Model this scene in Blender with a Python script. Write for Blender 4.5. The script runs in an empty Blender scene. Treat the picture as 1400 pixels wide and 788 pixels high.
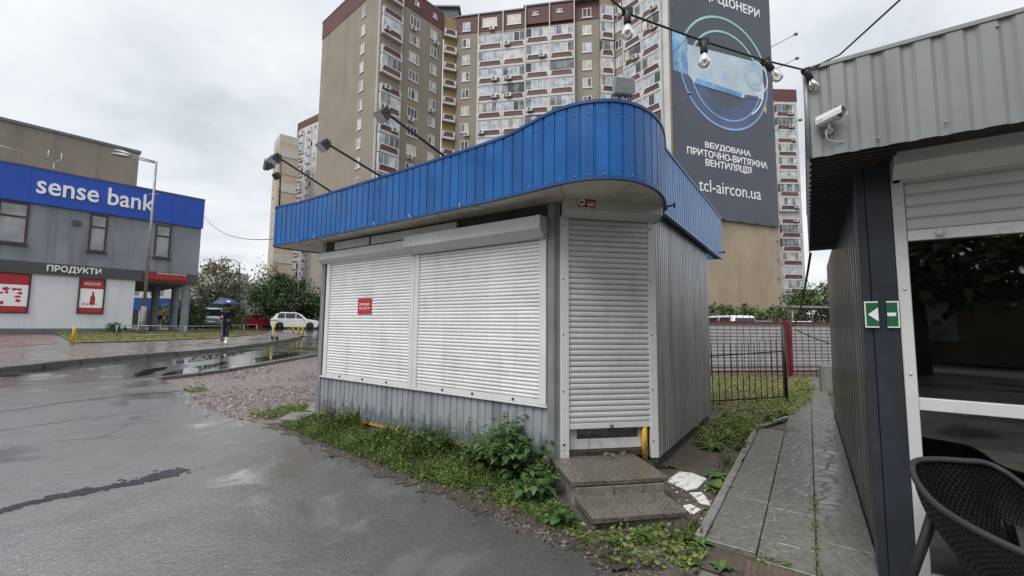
import bpy, bmesh, math, random
import numpy as np
from mathutils import Vector, Matrix
R = math.radians
random.seed(7)
rng = np.random.default_rng(11)
sc = bpy.context.scene
col = sc.collection

# ------------------------------------------------------------------ camera
cam = bpy.data.cameras.new('camera')
cam_o = bpy.data.objects.new('camera', cam)
col.objects.link(cam_o)
PITCH, ROLL, EYE = 0.0865124, 0.0096723, 1.6
_cp, _sp, _c, _s = math.cos(PITCH), math.sin(PITCH), math.cos(ROLL), math.sin(ROLL)
_f = Vector((0, _cp, _sp)); _r0 = Vector((1, 0, 0)); _u0 = Vector((0, -_sp, _cp))
_r = _r0 * _c + _u0 * _s; _u = _u0 * _c - _r0 * _s
_m = Matrix((_r, _u, -_f)).transposed().to_4x4()
_m.translation = (0, 0, EYE)
cam_o.matrix_world = _m
cam.sensor_width = 36.0
cam.lens = 36.0 * 580.63 / 1400
cam.clip_start = 0.05
cam.clip_end = 3000
sc.camera = cam_o

# ------------------------------------------------------------------ sky, sun, exposure
SUN_EL, SUN_AZ = 58.0, 215.0      # azimuth clockwise from +Y: behind the camera, to the left
w = bpy.data.worlds.new('World'); sc.world = w; w.use_nodes = True
nt = w.node_tree; nt.nodes.clear()
N = nt.nodes.new; LK = nt.links.new
out = N('ShaderNodeOutputWorld'); bg = N('ShaderNodeBackground')
sky = N('ShaderNodeTexSky'); sky.sky_type = 'NISHITA'; sky.sun_disc = False
sky.sun_elevation = R(SUN_EL); sky.sun_rotation = R(SUN_AZ); sky.dust_density = 3.0; sky.air_density = 1.0
tc = N('ShaderNodeTexCoord')
# overcast deck: the view direction is projected on a flat cloud layer
sep = N('ShaderNodeSeparateXYZ'); LK(tc.outputs['Generated'], sep.inputs[0])
zc = N('ShaderNodeMath'); zc.operation = 'MAXIMUM'; LK(sep.outputs['Z'], zc.inputs[0]); zc.inputs[1].default_value = 0.0
za = N('ShaderNodeMath'); za.operation = 'ADD'; LK(zc.outputs[0], za.inputs[0]); za.inputs[1].default_value = 0.22
dx = N('ShaderNodeMath'); dx.operation = 'DIVIDE'; LK(sep.outputs['X'], dx.inputs[0]); LK(za.outputs[0], dx.inputs[1])
dy = N('ShaderNodeMath'); dy.operation = 'DIVIDE'; LK(sep.outputs['Y'], dy.inputs[0]); LK(za.outputs[0], dy.inputs[1])
cmb = N('ShaderNodeCombineXYZ'); LK(dx.outputs[0], cmb.inputs[0]); LK(dy.outputs[0], cmb.inputs[1])
n1 = N('ShaderNodeTexNoise'); n1.inputs['Scale'].default_value = 1.15; n1.inputs['Detail'].default_value = 7; n1.inputs['Roughness'].default_value = 0.55
n1.inputs['Distortion'].default_value = 0.35
LK(cmb.outputs[0], n1.inputs['Vector'])
cr = N('ShaderNodeValToRGB'); LK(n1.outputs['Fac'], cr.inputs[0])
cr.color_ramp.elements[0].position = 0.30; cr.color_ramp.elements[0].color = (0.345, 0.37, 0.40, 1)
cr.color_ramp.elements[1].position = 0.66; cr.color_ramp.elements[1].color = (0.63, 0.635, 0.64, 1)
e_ = cr.color_ramp.elements.new(0.46); e_.color = (0.49, 0.51, 0.53, 1)
sk = N('ShaderNodeVectorMath'); sk.operation = 'SCALE'; LK(sky.outputs[0], sk.inputs[0]); sk.inputs['Scale'].default_value = 0.07
mx = N('ShaderNodeMix'); mx.data_type = 'RGBA'; mx.inputs['Factor'].default_value = 0.88
LK(sk.outputs[0], mx.inputs['A']); LK(cr.outputs[0], mx.inputs['B'])
LK(mx.outputs['Result'], bg.inputs['Color']); bg.inputs['Strength'].default_value = 1.0
LK(bg.outputs[0], out.inputs['Surface'])

sun = bpy.data.lights.new('sun', 'SUN'); sun.energy = 1.5; sun.angle = R(35); sun.color = (1.0, 0.985, 0.96)
sun_o = bpy.data.objects.new('sun', sun); col.objects.link(sun_o)
_d = Vector((math.sin(R(SUN_AZ)) * math.cos(R(SUN_EL)), math.cos(R(SUN_AZ)) * math.cos(R(SUN_EL)), math.sin(R(SUN_EL))))
sun_o.rotation_euler = (-_d).to_track_quat('-Z', 'Y').to_euler()
sun_o.location = (0, 0, 60)
sc.view_settings.view_transform = 'Standard'; sc.view_settings.look = 'None'
sc.view_settings.exposure = 0.86; sc.view_settings.gamma = 1.0
sc.render.engine = 'CYCLES'
sc.cycles.use_denoising = True
sc.cycles.max_bounces = 7; sc.cycles.glossy_bounces = 4; sc.cycles.diffuse_bounces = 4
sc.cycles.caustics_reflective = False; sc.cycles.caustics_refractive = False
sc.cycles.sample_clamp_indirect = 4.0

# ------------------------------------------------------------------ helpers: materials
MATS = {}
def mat(name, c, rough=0.6, metal=0.0, var=0.12, vscale=3.0, bump=0.0, bscale=60.0, stain=None, streak=None,
        stretch=(1, 1, 1), spec=0.5, island=0.0, transl=0.0, rvar=0.0, pos=False, orand=0.0):
    """procedural paint: base colour broken up by noise, optional shaped stains, vertical run-off streaks, bump"""
    if name in MATS: return MATS[name]
    m = bpy.data.materials.new(name); MATS[name] = m; m.use_nodes = True
    t = m.node_tree; b = t.nodes['Principled BSDF']; nn = t.nodes.new; lk = t.links.new
    b.inputs['Metallic'].default_value = metal; b.inputs['Roughness'].default_value = rough
    b.inputs['Specular IOR Level'].default_value = spec
    tcn = nn('ShaderNodeTexCoord'); mp = nn('ShaderNodeMapping'); mp.inputs['Scale'].default_value = stretch
    CO = tcn.outputs['Object']
    if pos: CO = nn('ShaderNodeNewGeometry').outputs['Position']     # alike pieces must not share one pattern
    lk(CO, mp.inputs[0])
    no = nn('ShaderNodeTexNoise'); no.inputs['Scale'].default_value = vscale; no.inputs['Detail'].default_value = 6
    lk(mp.outputs[0], no.inputs['Vector'])
    lo = [max(0, x * (1 - var)) for x in c]; hi = [min(1, x * (1 + var)) for x in c]
    rp = nn('ShaderNodeValToRGB'); lk(no.outputs['Fac'], rp.inputs[0])
    rp.color_ramp.elements[0].position = 0.32; rp.color_ramp.elements[0].color = (*lo, 1)
    rp.color_ramp.elements[1].position = 0.68; rp.color_ramp.elements[1].color = (*hi, 1)
    cur = rp.outputs[0]
    def over(cur, fac, colr):
        mi = nn('ShaderNodeMix'); mi.data_type = 'RGBA'; lk(fac, mi.inputs['Factor']); lk(cur, mi.inputs['A'])
        mi.inputs['B'].default_value = (*colr, 1); return mi.outputs['Result']
    if stain:                       # (colour, scale, threshold, softness, amount)
        sc_, s_scale, th, so, am = stain
        s2 = nn('ShaderNodeTexNoise'); s2.inputs['Scale'].default_value = s_scale; s2.inputs['Detail'].default_value = 8; s2.inputs['Roughness'].default_value = 0.65
        lk(CO, s2.inputs['Vector'])
        mr = nn('ShaderNodeMapRange'); lk(s2.outputs['Fac'], mr.inputs[0]); mr.inputs[1].default_value = th; mr.inputs[2].default_value = th + so
        mr.inputs[4].default_value = am
        cur = over(cur, mr.outputs[0], sc_)
    if streak:                      # (colour, scale, threshold, amount): long vertical runs
        sc_, s_scale, th, am = streak
        mp2 = nn('ShaderNodeMapping'); mp2.inputs['Scale'].default_value = (1, 1, 0.06); lk(CO, mp2.inputs[0])
        s2 = nn('ShaderNodeTexNoise'); s2.inputs['Scale'].default_value = s_scale; s2.inputs['Detail'].default_value = 5
        lk(mp2.outputs[0], s2.inputs['Vector'])
        mr = nn('ShaderNodeMapRange'); lk(s2.outputs['Fac'], mr.inputs[0]); mr.inputs[1].default_value = th; mr.inputs[2].default_value = th + 0.16
        mr.inputs[4].default_value = am
        cur = over(cur, mr.outputs[0], sc_)
    if orand:
        oi = nn('ShaderNodeObjectInfo'); hs0 = nn('ShaderNodeHueSaturation'); mr0 = nn('ShaderNodeMapRange'); lk(oi.outputs['Random'], mr0.inputs[0]); mr0.inputs[3].default_value = 1-orand; mr0.inputs[4].default_value = 1+orand
        lk(mr0.outputs[0], hs0.inputs['Value']); lk(cur, hs0.inputs['Color']); cur = hs0.outputs[0]
    if island:
        ge = nn('ShaderNodeNewGeometry'); hs = nn('ShaderNodeHueSaturation')
        mr = nn('ShaderNodeMapRange'); lk(ge.outputs['Random Per Island'], mr.inputs[0]); mr.inputs[3].default_value = 1 - island; mr.inputs[4].default_value = 1 + island
        lk(mr.outputs[0], hs.inputs['Value'])
        mr2 = nn('ShaderNodeMapRange'); lk(ge.outputs['Random Per Island'], mr2.inputs[0]); mr2.inputs[3].default_value = 0.525; mr2.inputs[4].default_value = 0.478
        lk(mr2.outputs[0], hs.inputs['Hue'])
        lk(cur, hs.inputs['Color']); cur = hs.outputs[0]
    lk(cur, b.inputs['Base Color'])
    if rvar:
        mr = nn('ShaderNodeMapRange'); lk(no.outputs['Fac'], mr.inputs[0]); mr.inputs[1].default_value = 0.35; mr.inputs[2].default_value = 0.65
        mr.inputs[3].default_value = max(0.02, rough - rvar); mr.inputs[4].default_value = min(1, rough + rvar); lk(mr.outputs[0], b.inputs['Roughness'])
    if bump:
        bn = nn('ShaderNodeTexNoise'); bn.inputs['Scale'].default_value = bscale; bn.inputs['Detail'].default_value = 4; lk(tcn.outputs['Object'], bn.inputs['Vector'])
        bp = nn('ShaderNodeBump'); bp.inputs['Strength'].default_value = bump; bp.inputs['Distance'].default_value = 0.01
        lk(bn.outputs['Fac'], bp.inputs['Height']); lk(bp.outputs[0], b.inputs['Normal'])
    if transl:
        tr = nn('ShaderNodeBsdfTranslucent'); lk(cur, tr.inputs['Color']); ms = nn('ShaderNodeMixShader'); ms.inputs[0].default_value = transl
        lk(b.outputs[0], ms.inputs[1]); lk(tr.outputs[0], ms.inputs[2]); lk(ms.outputs[0], t.nodes['Material Output'].inputs['Surface'])
    return m

def glass_mat(name, tint=(0.9, 0.93, 0.93), mixf=0.85):
    """thin pane: fresnel reflection over a clear, slightly tinted sheet"""
    m = bpy.data.materials.new(name); MATS[name] = m; m.use_nodes = True
    t = m.node_tree; t.nodes.remove(t.nodes['Principled BSDF']); nn = t.nodes.new; lk = t.links.new
    gl = nn('ShaderNodeBsdfGlossy'); gl.inputs['Roughness'].default_value = 0.015
    tp = nn('ShaderNodeBsdfTransparent'); tp.inputs['Color'].default_value = (*tint, 1)
    fr = nn('ShaderNodeFresnel'); fr.inputs['IOR'].default_value = 1.6
    no = nn('ShaderNodeTexNoise'); no.inputs['Scale'].default_value = 1.5; bp = nn('ShaderNodeBump'); bp.inputs['Strength'].default_value = 0.04; bp.inputs['Distance'].default_value = 0.02
    lk(no.outputs['Fac'], bp.inputs['Height']); lk(bp.outputs[0], gl.inputs['Normal'])
    ad = nn('ShaderNodeMath'); ad.operation = 'MULTIPLY_ADD'; lk(fr.outputs[0], ad.inputs[0]); ad.inputs[1].default_value = 2.0; ad.inputs[2].default_value = 0.06; ad.use_clamp = True
    ms = nn('ShaderNodeMixShader'); lk(ad.outputs[0], ms.inputs[0]); lk(tp.outputs[0], ms.inputs[1]); lk(gl.outputs[0], ms.inputs[2])
    lk(ms.outputs[0], t.nodes['Material Output'].inputs['Surface'])
    return m

# ------------------------------------------------------------------ helpers: meshes
class MB:
    def __init__(s): s.v = []; s.f = []; s.mi = []; s.cur = 0; s.sm = []
    def m(s, i): s.cur = i; return s
    def add(s, vs, fs, smooth=False):
        o = len(s.v); s.v += [tuple(p) for p in vs]
        for f in fs: s.f.append(tuple(i + o for i in f)); s.mi.append(s.cur); s.sm.append(smooth)
        return s
    def box(s, x0, x1, y0, y1, z0, z1):
        return s.add([(x0,y0,z0),(x1,y0,z0),(x1,y1,z0),(x0,y1,z0),(x0,y0,z1),(x1,y0,z1),(x1,y1,z1),(x0,y1,z1)],
                     [(0,3,2,1),(4,5,6,7),(0,1,5,4),(1,2,6,5),(2,3,7,6),(3,0,4,7)])
    def cbox(s, c, d, rot=None):
        vs = [Vector((sx*d[0]/2, sy*d[1]/2, sz*d[2]/2)) for sz in (-1,1) for sx, sy in ((-1,-1),(1,-1),(1,1),(-1,1))]
        if rot is not None: vs = [rot @ v for v in vs]
        vs = [v + Vector(c) for v in vs]
        return s.add(vs, [(0,3,2,1),(4,5,6,7),(0,1,5,4),(1,2,6,5),(2,3,7,6),(3,0,4,7)])
    def quad(s, a, b, c, d): return s.add([a,b,c,d], [(0,1,2,3)])
    def prism(s, poly, z0, z1):
        n = len(poly)
        vs = [(p[0],p[1],z0) for p in poly] + [(p[0],p[1],z1) for p in poly]
        return s.add(vs, [tuple(range(n-1,-1,-1)), tuple(range(n,2*n))] + [(i,(i+1)%n,n+(i+1)%n,n+i) for i in range(n)])
    def extr(s, prof, axis, a0, a1):
        """profile of (p,q) pairs swept along axis 'x' (p=y,q=z) or 'y' (p=x,q=z)"""
        n = len(prof)
        mk = (lambda a,p: (a,p[0],p[1])) if axis == 'x' else (lambda a,p: (p[0],a,p[1]))
        vs = [mk(a0,p) for p in prof] + [mk(a1,p) for p in prof]
        return s.add(vs, [tuple(range(n)), tuple(range(2*n-1,n-1,-1))] + [(i,n+i,n+(i+1)%n,(i+1)%n) for i in range(n)])
    def tube(s, pts, r, n=8, cap=True):
        pts = [Vector(p) for p in pts]; k = len(pts)
        rs = r if isinstance(r,(list,tuple)) else [r]*k
        vs = []; up = None
        for i,p in enumerate(pts):
            t = (pts[min(i+1,k-1)] - pts[max(i-1,0)]).normalized()
            if up is None: up = Vector((0,0,1)) if abs(t.z) < 0.9 else Vector((1,0,0))
            a = t.cross(up)
            if a.length < 1e-4: a = t.orthogonal()
            a.normalize(); b = a.cross(t).normalized(); up = b
            for j in range(n):
                an = 2*math.pi*j/n; vs.append(p + (a*math.cos(an) + b*math.sin(an))*rs[i])
        fs = [(i*n+j, i*n+(j+1)%n, (i+1)*n+(j+1)%n, (i+1)*n+j) for i in range(k-1) for j in range(n)]
        s.add(vs, fs, True)
        if cap:
            o = len(s.v) - len(vs)
            s.f.append(tuple(o+j for j in range(n-1,-1,-1))); s.mi.append(s.cur); s.sm.append(False)
            s.f.append(tuple(o+(k-1)*n+j for j in range(n))); s.mi.append(s.cur); s.sm.append(False)
        return s
    def lathe(s, prof, n=16, c=(0,0,0)):
        k = len(prof)
        vs = [(c[0]+p[0]*math.cos(2*math.pi*j/n), c[1]+p[0]*math.sin(2*math.pi*j/n), c[2]+p[1]) for p in prof for j in range(n)]
        return s.add(vs, [(i*n+j, i*n+(j+1)%n, (i+1)*n+(j+1)%n, (i+1)*n+j) for i in range(k-1) for j in range(n)], True)
    def grid(s, P):
        h = len(P); wd = len(P[0])
        return s.add([p for r_ in P for p in r_], [(i*wd+j, i*wd+j+1, (i+1)*wd+j+1, (i+1)*wd+j) for i in range(h-1) for j in range(wd-1)], True)
    def mesh(s, name, mats):
        me = bpy.data.meshes.new(name); me.from_pydata(s.v, [], s.f)
        for m_ in (mats if isinstance(mats,(list,tuple)) else [mats]): me.materials.append(m_)
        me.polygons.foreach_set('material_index', s.mi); me.polygons.foreach_set('use_smooth', s.sm); me.update()
        return me
    def build(s, name, mats, parent=None, loc=(0,0,0), rz=0.0):
        return link(name, s.mesh(name, mats), parent, loc, rz)

def link(name, data, parent=None, loc=(0,0,0), rz=0.0):
    o = bpy.data.objects.new(name, data); col.objects.link(o)
    o.location = loc; o.rotation_euler = (0,0,rz)
    if parent is not None: o.parent = parent
    return o
def tag(o, label, cat, group=None):
    o['label'] = label; o['category'] = cat
    if group: o['group'] = group
    return o
def thing(name, label, cat, loc=(0,0,0), rz=0.0, group=None): return tag(link(name, None, None, loc, rz), label, cat, group)
def struct(o): o['kind'] = 'structure'; return o
def stuff(o): o['kind'] = 'stuff'; return o
def bevel(o, wdt=0.004, seg=1):
    md = o.modifiers.new('bevel','BEVEL'); md.width = wdt; md.segments = seg; md.limit_method = 'ANGLE'; md.angle_limit = R(40); return o

def text_mesh(name, body, size, m, depth=0.002, bold=0.0, width=None, height=None, spacing=1.0, align='LEFT'):
    """lettering in the XZ plane facing -Y, origin bottom left; width/height fit it to a box"""
    cu = bpy.data.curves.new(name,'FONT'); cu.body = body; cu.size = size; cu.extrude = depth; cu.offset = bold; cu.space_character = spacing; cu.resolution_u = 3
    cu.align_x = align
    o = bpy.data.objects.new(name, cu); col.objects.link(o)
    dg = bpy.context.evaluated_depsgraph_get(); me = bpy.data.meshes.new_from_object(o.evaluated_get(dg))
    bpy.data.objects.remove(o); bpy.data.curves.remove(cu)
    n = len(me.vertices); co = np.empty(n*3); me.vertices.foreach_get('co', co); co = co.reshape(-1,3)
    if n:
        mn = co.min(0); mx_ = co.max(0)
        if align == 'LEFT': co[:,0] -= mn[0]
        co[:,1] -= mn[1]
        if width: co[:,0] *= width/(mx_[0]-mn[0])
        if height: co[:,1] *= height/(mx_[1]-mn[1])
        co = np.stack([co[:,0], -co[:,2], co[:,1]],1)
        me.vertices.foreach_set('co', co.ravel())
    me.materials.clear(); me.materials.append(m); me.name = name; me.update()
    return me

# site frame: the kiosk, the path and the shop on the right share one pair of axes
YK = -0.608292
AX = Vector((math.cos(YK), math.sin(YK), 0)); NX = Vector((-math.sin(YK), math.cos(YK), 0)); F0 = Vector((-3.201, 7.182, 0))
def K(al, inn, z=0.0): return F0 + AX*al + NX*inn + Vector((0,0,z))
def smst(x): x = min(1,max(0,x)); return x*x*(3-2*x)
def T(x, y):
    """ground height: flat round the kiosk, rising gently to the left and away"""
    t = max(0,.045*(-x-7)) + .03*max(0, y-11-6*smst((x+6)/8)); return 1.3*(1-math.exp(-t/1.3))
def at_ground(x, y, dz=0.0): return Vector((x, y, T(x,y)+dz))

def sheet(name, poly, m, dz, step=1.5, terrain=True):
    """flat polygon cut by a grid and laid on the ground at height dz"""
    bm = bmesh.new(); vs = [bm.verts.new((p[0],p[1],0)) for p in poly]; bm.faces.new(vs); bmesh.ops.triangulate(bm, faces=bm.faces[:])
    if terrain:
        xs = [p[0] for p in poly]; ys = [p[1] for p in poly]
        for ax, lo, hi in ((0,min(xs),max(xs)),(1,min(ys),max(ys))):
            k = math.floor(lo/step)+1
            while k*step < hi:
                pc = [0,0,0]; pc[ax] = k*step; no = [0,0,0]; no[ax] = 1
                bmesh.ops.bisect_plane(bm, geom=bm.verts[:]+bm.edges[:]+bm.faces[:], plane_co=pc, plane_no=no); k += 1
        bmesh.ops.triangulate(bm, faces=bm.faces[:])
    for v in bm.verts: v.co.z = (T(v.co.x,v.co.y) if terrain else 0) + dz
    bm.normal_update()
    for f in bm.faces:
        if f.normal.z < 0: f.normal_flip()
    me = bpy.data.meshes.new(name); bm.to_mesh(me); bm.free(); me.materials.append(m)
    return link(name, me)

def corrugated(path, z0, z1, pitch=0.12, groove=0.035, depth=0.012, thick=True, ztop=None):
    """trapezoid ribbed sheet along a 2-D path (outward = left of travel is inside); returns an MB"""
    P = [Vector((p[0],p[1])) for p in path]
    L_ = [0]
    for i in range(1,len(P)): L_.append(L_[-1]+(P[i]-P[i-1]).length)
    tot = L_[-1]
    def ev(s):
        s = min(max(s,0),tot); i = 1
        while i < len(P)-1 and L_[i] < s: i += 1
        t = (s-L_[i-1])/max(1e-9,L_[i]-L_[i-1]); p = P[i-1].lerp(P[i],t)
        a = ev_t(s-0.03); b = ev_t(s+0.03); d = (b-a).normalized()
        return p, Vector((d.y,-d.x))
    def ev_t(s):
        s = min(max(s,0),tot); i = 1
        while i < len(P)-1 and L_[i] < s: i += 1
        t = (s-L_[i-1])/max(1e-9,L_[i]-L_[i-1]); return P[i-1].lerp(P[i],t)
    ss = []; s = 0.0
    while s < tot:
        fl = pitch-groove
        for ds,h in ((0,0),(fl,0),(fl+groove*.28,-depth),(fl+groove*.72,-depth)):
            if s+ds < tot: ss.append((s+ds,h))
        s += pitch
    ss.append((tot,0))
    mb = MB(); top = []; bot = []
    for s,h in ss:
        p,nv = ev(s); q = p + nv*h
        top.append((q.x,q.y,z1 if ztop is None else ztop(s))); bot.append((q.x,q.y,z0))
    n = len(ss)
    mb.add(bot+top, [(i,i+1,n+i+1,n+i) for i in range(n-1)])
    return mb
def catmull(pts, n=8):
    P = [Vector(p) for p in pts]; out_ = []
    for i in range(len(P)-1):
        p0 = P[max(i-1,0)]; p1 = P[i]; p2 = P[i+1]; p3 = P[min(i+2,len(P)-1)]
        for k in range(n):
            t = k/n; out_.append(0.5*((2*p1)+(p2-p0)*t+(2*p0-5*p1+4*p2-p3)*t*t+(3*p1-p0-3*p2+p3)*t**3))
    out_.append(P[-1]); return out_

def leaf_mesh(name, centres, size, m, up=0.35, aspect=0.55, dirs=None):
    """many folded diamond leaves; centres (n,3), size scalar or (n,)"""
    n = len(centres); size = np.broadcast_to(np.asarray(size,float),(n,))
    if dirs is None:
        d = rng.normal(size=(n,3)); d[:,2] = np.abs(d[:,2])*up
    else: d = dirs.copy()
    d /= np.linalg.norm(d,axis=1,keepdims=True)
    nrm = rng.normal(size=(n,3))*0.6; nrm[:,2] += 1.0
    sd = np.cross(d,nrm); sd /= np.linalg.norm(sd,axis=1,keepdims=True)+1e-9
    nr = np.cross(sd,d)
    s = size[:,None]; c = centres
    v = np.stack([c, c+d*s*.45+sd*s*aspect*.5+nr*s*.08, c+d*s-nr*s*.12, c+d*s*.45-sd*s*aspect*.5+nr*s*.08],1).reshape(-1,3)
    idx = np.arange(n)[:,None]*4
    tri = np.concatenate([idx+[0,1,2], idx+[0,2,3]],1).reshape(-1,3)
    me = bpy.data.meshes.new(name); me.vertices.add(len(v)); me.vertices.foreach_set('co', v.ravel().astype(np.float32))
    me.loops.add(tri.size); me.loops.foreach_set('vertex_index', tri.ravel().astype(np.int32))
    k = len(tri); me.polygons.add(k); me.polygons.foreach_set('loop_start', np.arange(0,k*3,3,dtype=np.int32)); me.polygons.foreach_set('loop_total', np.full(k,3,dtype=np.int32))
    me.materials.append(m); me.update(); me.validate()
    return me
def in_poly(x, y, poly):
    r_ = False; j = len(poly)-1
    for i in range(len(poly)):
        xi,yi = poly[i][0],poly[i][1]; xj,yj = poly[j][0],poly[j][1]
        if (yi > y) != (yj > y) and x < (xj-xi)*(y-yi)/(yj-yi)+xi: r_ = not r_
        j = i
    return r_
def scatter(poly, n):
    xs = [p[0] for p in poly]; ys = [p[1] for p in poly]; o = []
    while len(o) < n:
        x = random.uniform(min(xs),max(xs)); y = random.uniform(min(ys),max(ys))
        if in_poly(x,y,poly): o.append((x,y))
    return o
# ================================================================== SETTING
def wet_ground(name, c, rough=0.36, dry=0.5, bscale=160.0, bstr=0.5, patch=0.35, warm=(0.06,0.05,0.04), coat=0.0, damp=False):
    """asphalt or concrete after rain: aggregate bump, soft wet patches where the film lies smoother"""
    m = bpy.data.materials.new(name); MATS[name] = m; m.use_nodes = True
    t = m.node_tree; b = t.nodes['Principled BSDF']; nn = t.nodes.new; lk = t.links.new
    tcn = nn('ShaderNodeTexCoord')
    big = nn('ShaderNodeTexNoise'); big.inputs['Scale'].default_value = 0.7; big.inputs['Detail'].default_value = 6; big.inputs['Roughness'].default_value = 0.6; big.inputs['Distortion'].default_value = 0.5
    lk(tcn.outputs['Object'], big.inputs['Vector'])
    wet = nn('ShaderNodeMapRange'); lk(big.outputs['Fac'], wet.inputs[0]); wet.inputs[1].default_value = 0.52; wet.inputs[2].default_value = 0.60
    fine = nn('ShaderNodeTexNoise'); fine.inputs['Scale'].default_value = bscale; fine.inputs['Detail'].default_value = 3; fine.inputs['Roughness'].default_value = 0.6
    lk(tcn.outputs['Object'], fine.inputs['Vector'])
    vo = nn('ShaderNodeTexVoronoi'); vo.inputs['Scale'].default_value = bscale*0.8; lk(tcn.outputs['Object'], vo.inputs['Vector'])
    rp = nn('ShaderNodeValToRGB'); lk(fine.outputs['Fac'], rp.inputs[0])
    rp.color_ramp.elements[0].position = 0.35; rp.color_ramp.elements[0].color = (*[x*0.42 for x in c],1)
    rp.color_ramp.elements[1].position = 0.7; rp.color_ramp.elements[1].color = (*[x*1.75 for x in c],1)
    # scattered pale chips
    chip = nn('ShaderNodeMapRange'); lk(vo.outputs['Color'], chip.inputs[0]); chip.inputs[1].default_value = 0.86; chip.inputs[2].default_value = 0.9; chip.inputs[4].default_value = 0.35
    mc = nn('ShaderNodeMix'); mc.data_type = 'RGBA'; lk(chip.outputs[0], mc.inputs['Factor']); lk(rp.outputs[0], mc.inputs['A']); mc.inputs['B'].default_value = (c[0]*3.2,c[1]*3.1,c[2]*3,1)
    mid = nn('ShaderNodeTexNoise'); mid.inputs['Scale'].default_value = 1.9; mid.inputs['Detail'].default_value = 8; lk(tcn.outputs['Object'], mid.inputs['Vector'])
    dm = nn('ShaderNodeMapRange'); lk(mid.outputs['Fac'], dm.inputs[0]); dm.inputs[1].default_value = 0.5; dm.inputs[2].default_value = 0.75; dm.inputs[4].default_value = 0.5
    m2 = nn('ShaderNodeMix'); m2.data_type = 'RGBA'; lk(dm.outputs[0], m2.inputs['Factor']); lk(mc.outputs['Result'], m2.inputs['A']); m2.inputs['B'].default_value = (*warm,1)
    last = m2.outputs['Result']
    if damp:   # darker to the right: soaked ground, and fading sky reflection painted into the base
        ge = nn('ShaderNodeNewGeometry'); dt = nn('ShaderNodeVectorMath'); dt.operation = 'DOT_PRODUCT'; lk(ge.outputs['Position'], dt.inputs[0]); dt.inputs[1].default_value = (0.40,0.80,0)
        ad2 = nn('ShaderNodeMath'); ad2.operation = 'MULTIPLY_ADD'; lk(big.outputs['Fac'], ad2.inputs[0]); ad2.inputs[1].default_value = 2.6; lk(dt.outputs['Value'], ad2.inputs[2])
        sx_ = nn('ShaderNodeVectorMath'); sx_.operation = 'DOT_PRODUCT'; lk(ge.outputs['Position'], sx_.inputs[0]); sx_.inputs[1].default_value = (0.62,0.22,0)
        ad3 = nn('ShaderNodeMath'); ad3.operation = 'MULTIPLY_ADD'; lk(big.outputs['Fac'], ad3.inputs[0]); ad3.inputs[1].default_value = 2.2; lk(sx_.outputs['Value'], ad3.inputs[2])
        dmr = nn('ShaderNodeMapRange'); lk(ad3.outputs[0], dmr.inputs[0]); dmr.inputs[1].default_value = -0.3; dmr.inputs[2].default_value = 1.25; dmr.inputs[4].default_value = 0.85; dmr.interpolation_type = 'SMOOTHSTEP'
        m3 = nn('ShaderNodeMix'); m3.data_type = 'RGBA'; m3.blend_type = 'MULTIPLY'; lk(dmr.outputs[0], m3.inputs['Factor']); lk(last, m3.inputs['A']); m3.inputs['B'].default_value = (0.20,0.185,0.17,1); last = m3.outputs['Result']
    lk(last, b.inputs['Base Color'])
    ro = nn('ShaderNodeMapRange'); lk(wet.outputs[0], ro.inputs[0]); ro.inputs[3].default_value = rough; ro.inputs[4].default_value = rough*(1-patch)
    lk(ro.outputs[0], b.inputs['Roughness'])
    bs = nn('ShaderNodeMapRange'); lk(wet.outputs[0], bs.inputs[0]); bs.inputs[3].default_value = bstr; bs.inputs[4].default_value = bstr*(1-patch*1.4)
    crs = nn('ShaderNodeTexNoise'); crs.inputs['Scale'].default_value = bscale*0.28; crs.inputs['Detail'].default_value = 2; lk(tcn.outputs['Object'], crs.inputs['Vector'])
    sm2 = nn('ShaderNodeMath'); sm2.operation = 'MULTIPLY_ADD'; lk(crs.outputs['Fac'], sm2.inputs[0]); sm2.inputs[1].default_value = 1.6; lk(fine.outputs['Fac'], sm2.inputs[2])
    bp = nn('ShaderNodeBump'); bp.inputs['Distance'].default_value = 0.006; lk(bs.outputs[0], bp.inputs['Strength']); lk(sm2.outputs[0], bp.inputs['Height'])
    b.inputs['Coat Weight'].default_value = coat; b.inputs['Coat Roughness'].default_value = 0.10; b.inputs['Coat IOR'].default_value = 1.55; lk(bp.outputs[0], b.inputs['Coat Normal'])
    lk(bp.outputs[0], b.inputs['Normal'])
    b.inputs['Specular IOR Level'].default_value = 1.0 if coat else 0.55
    return m

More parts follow.
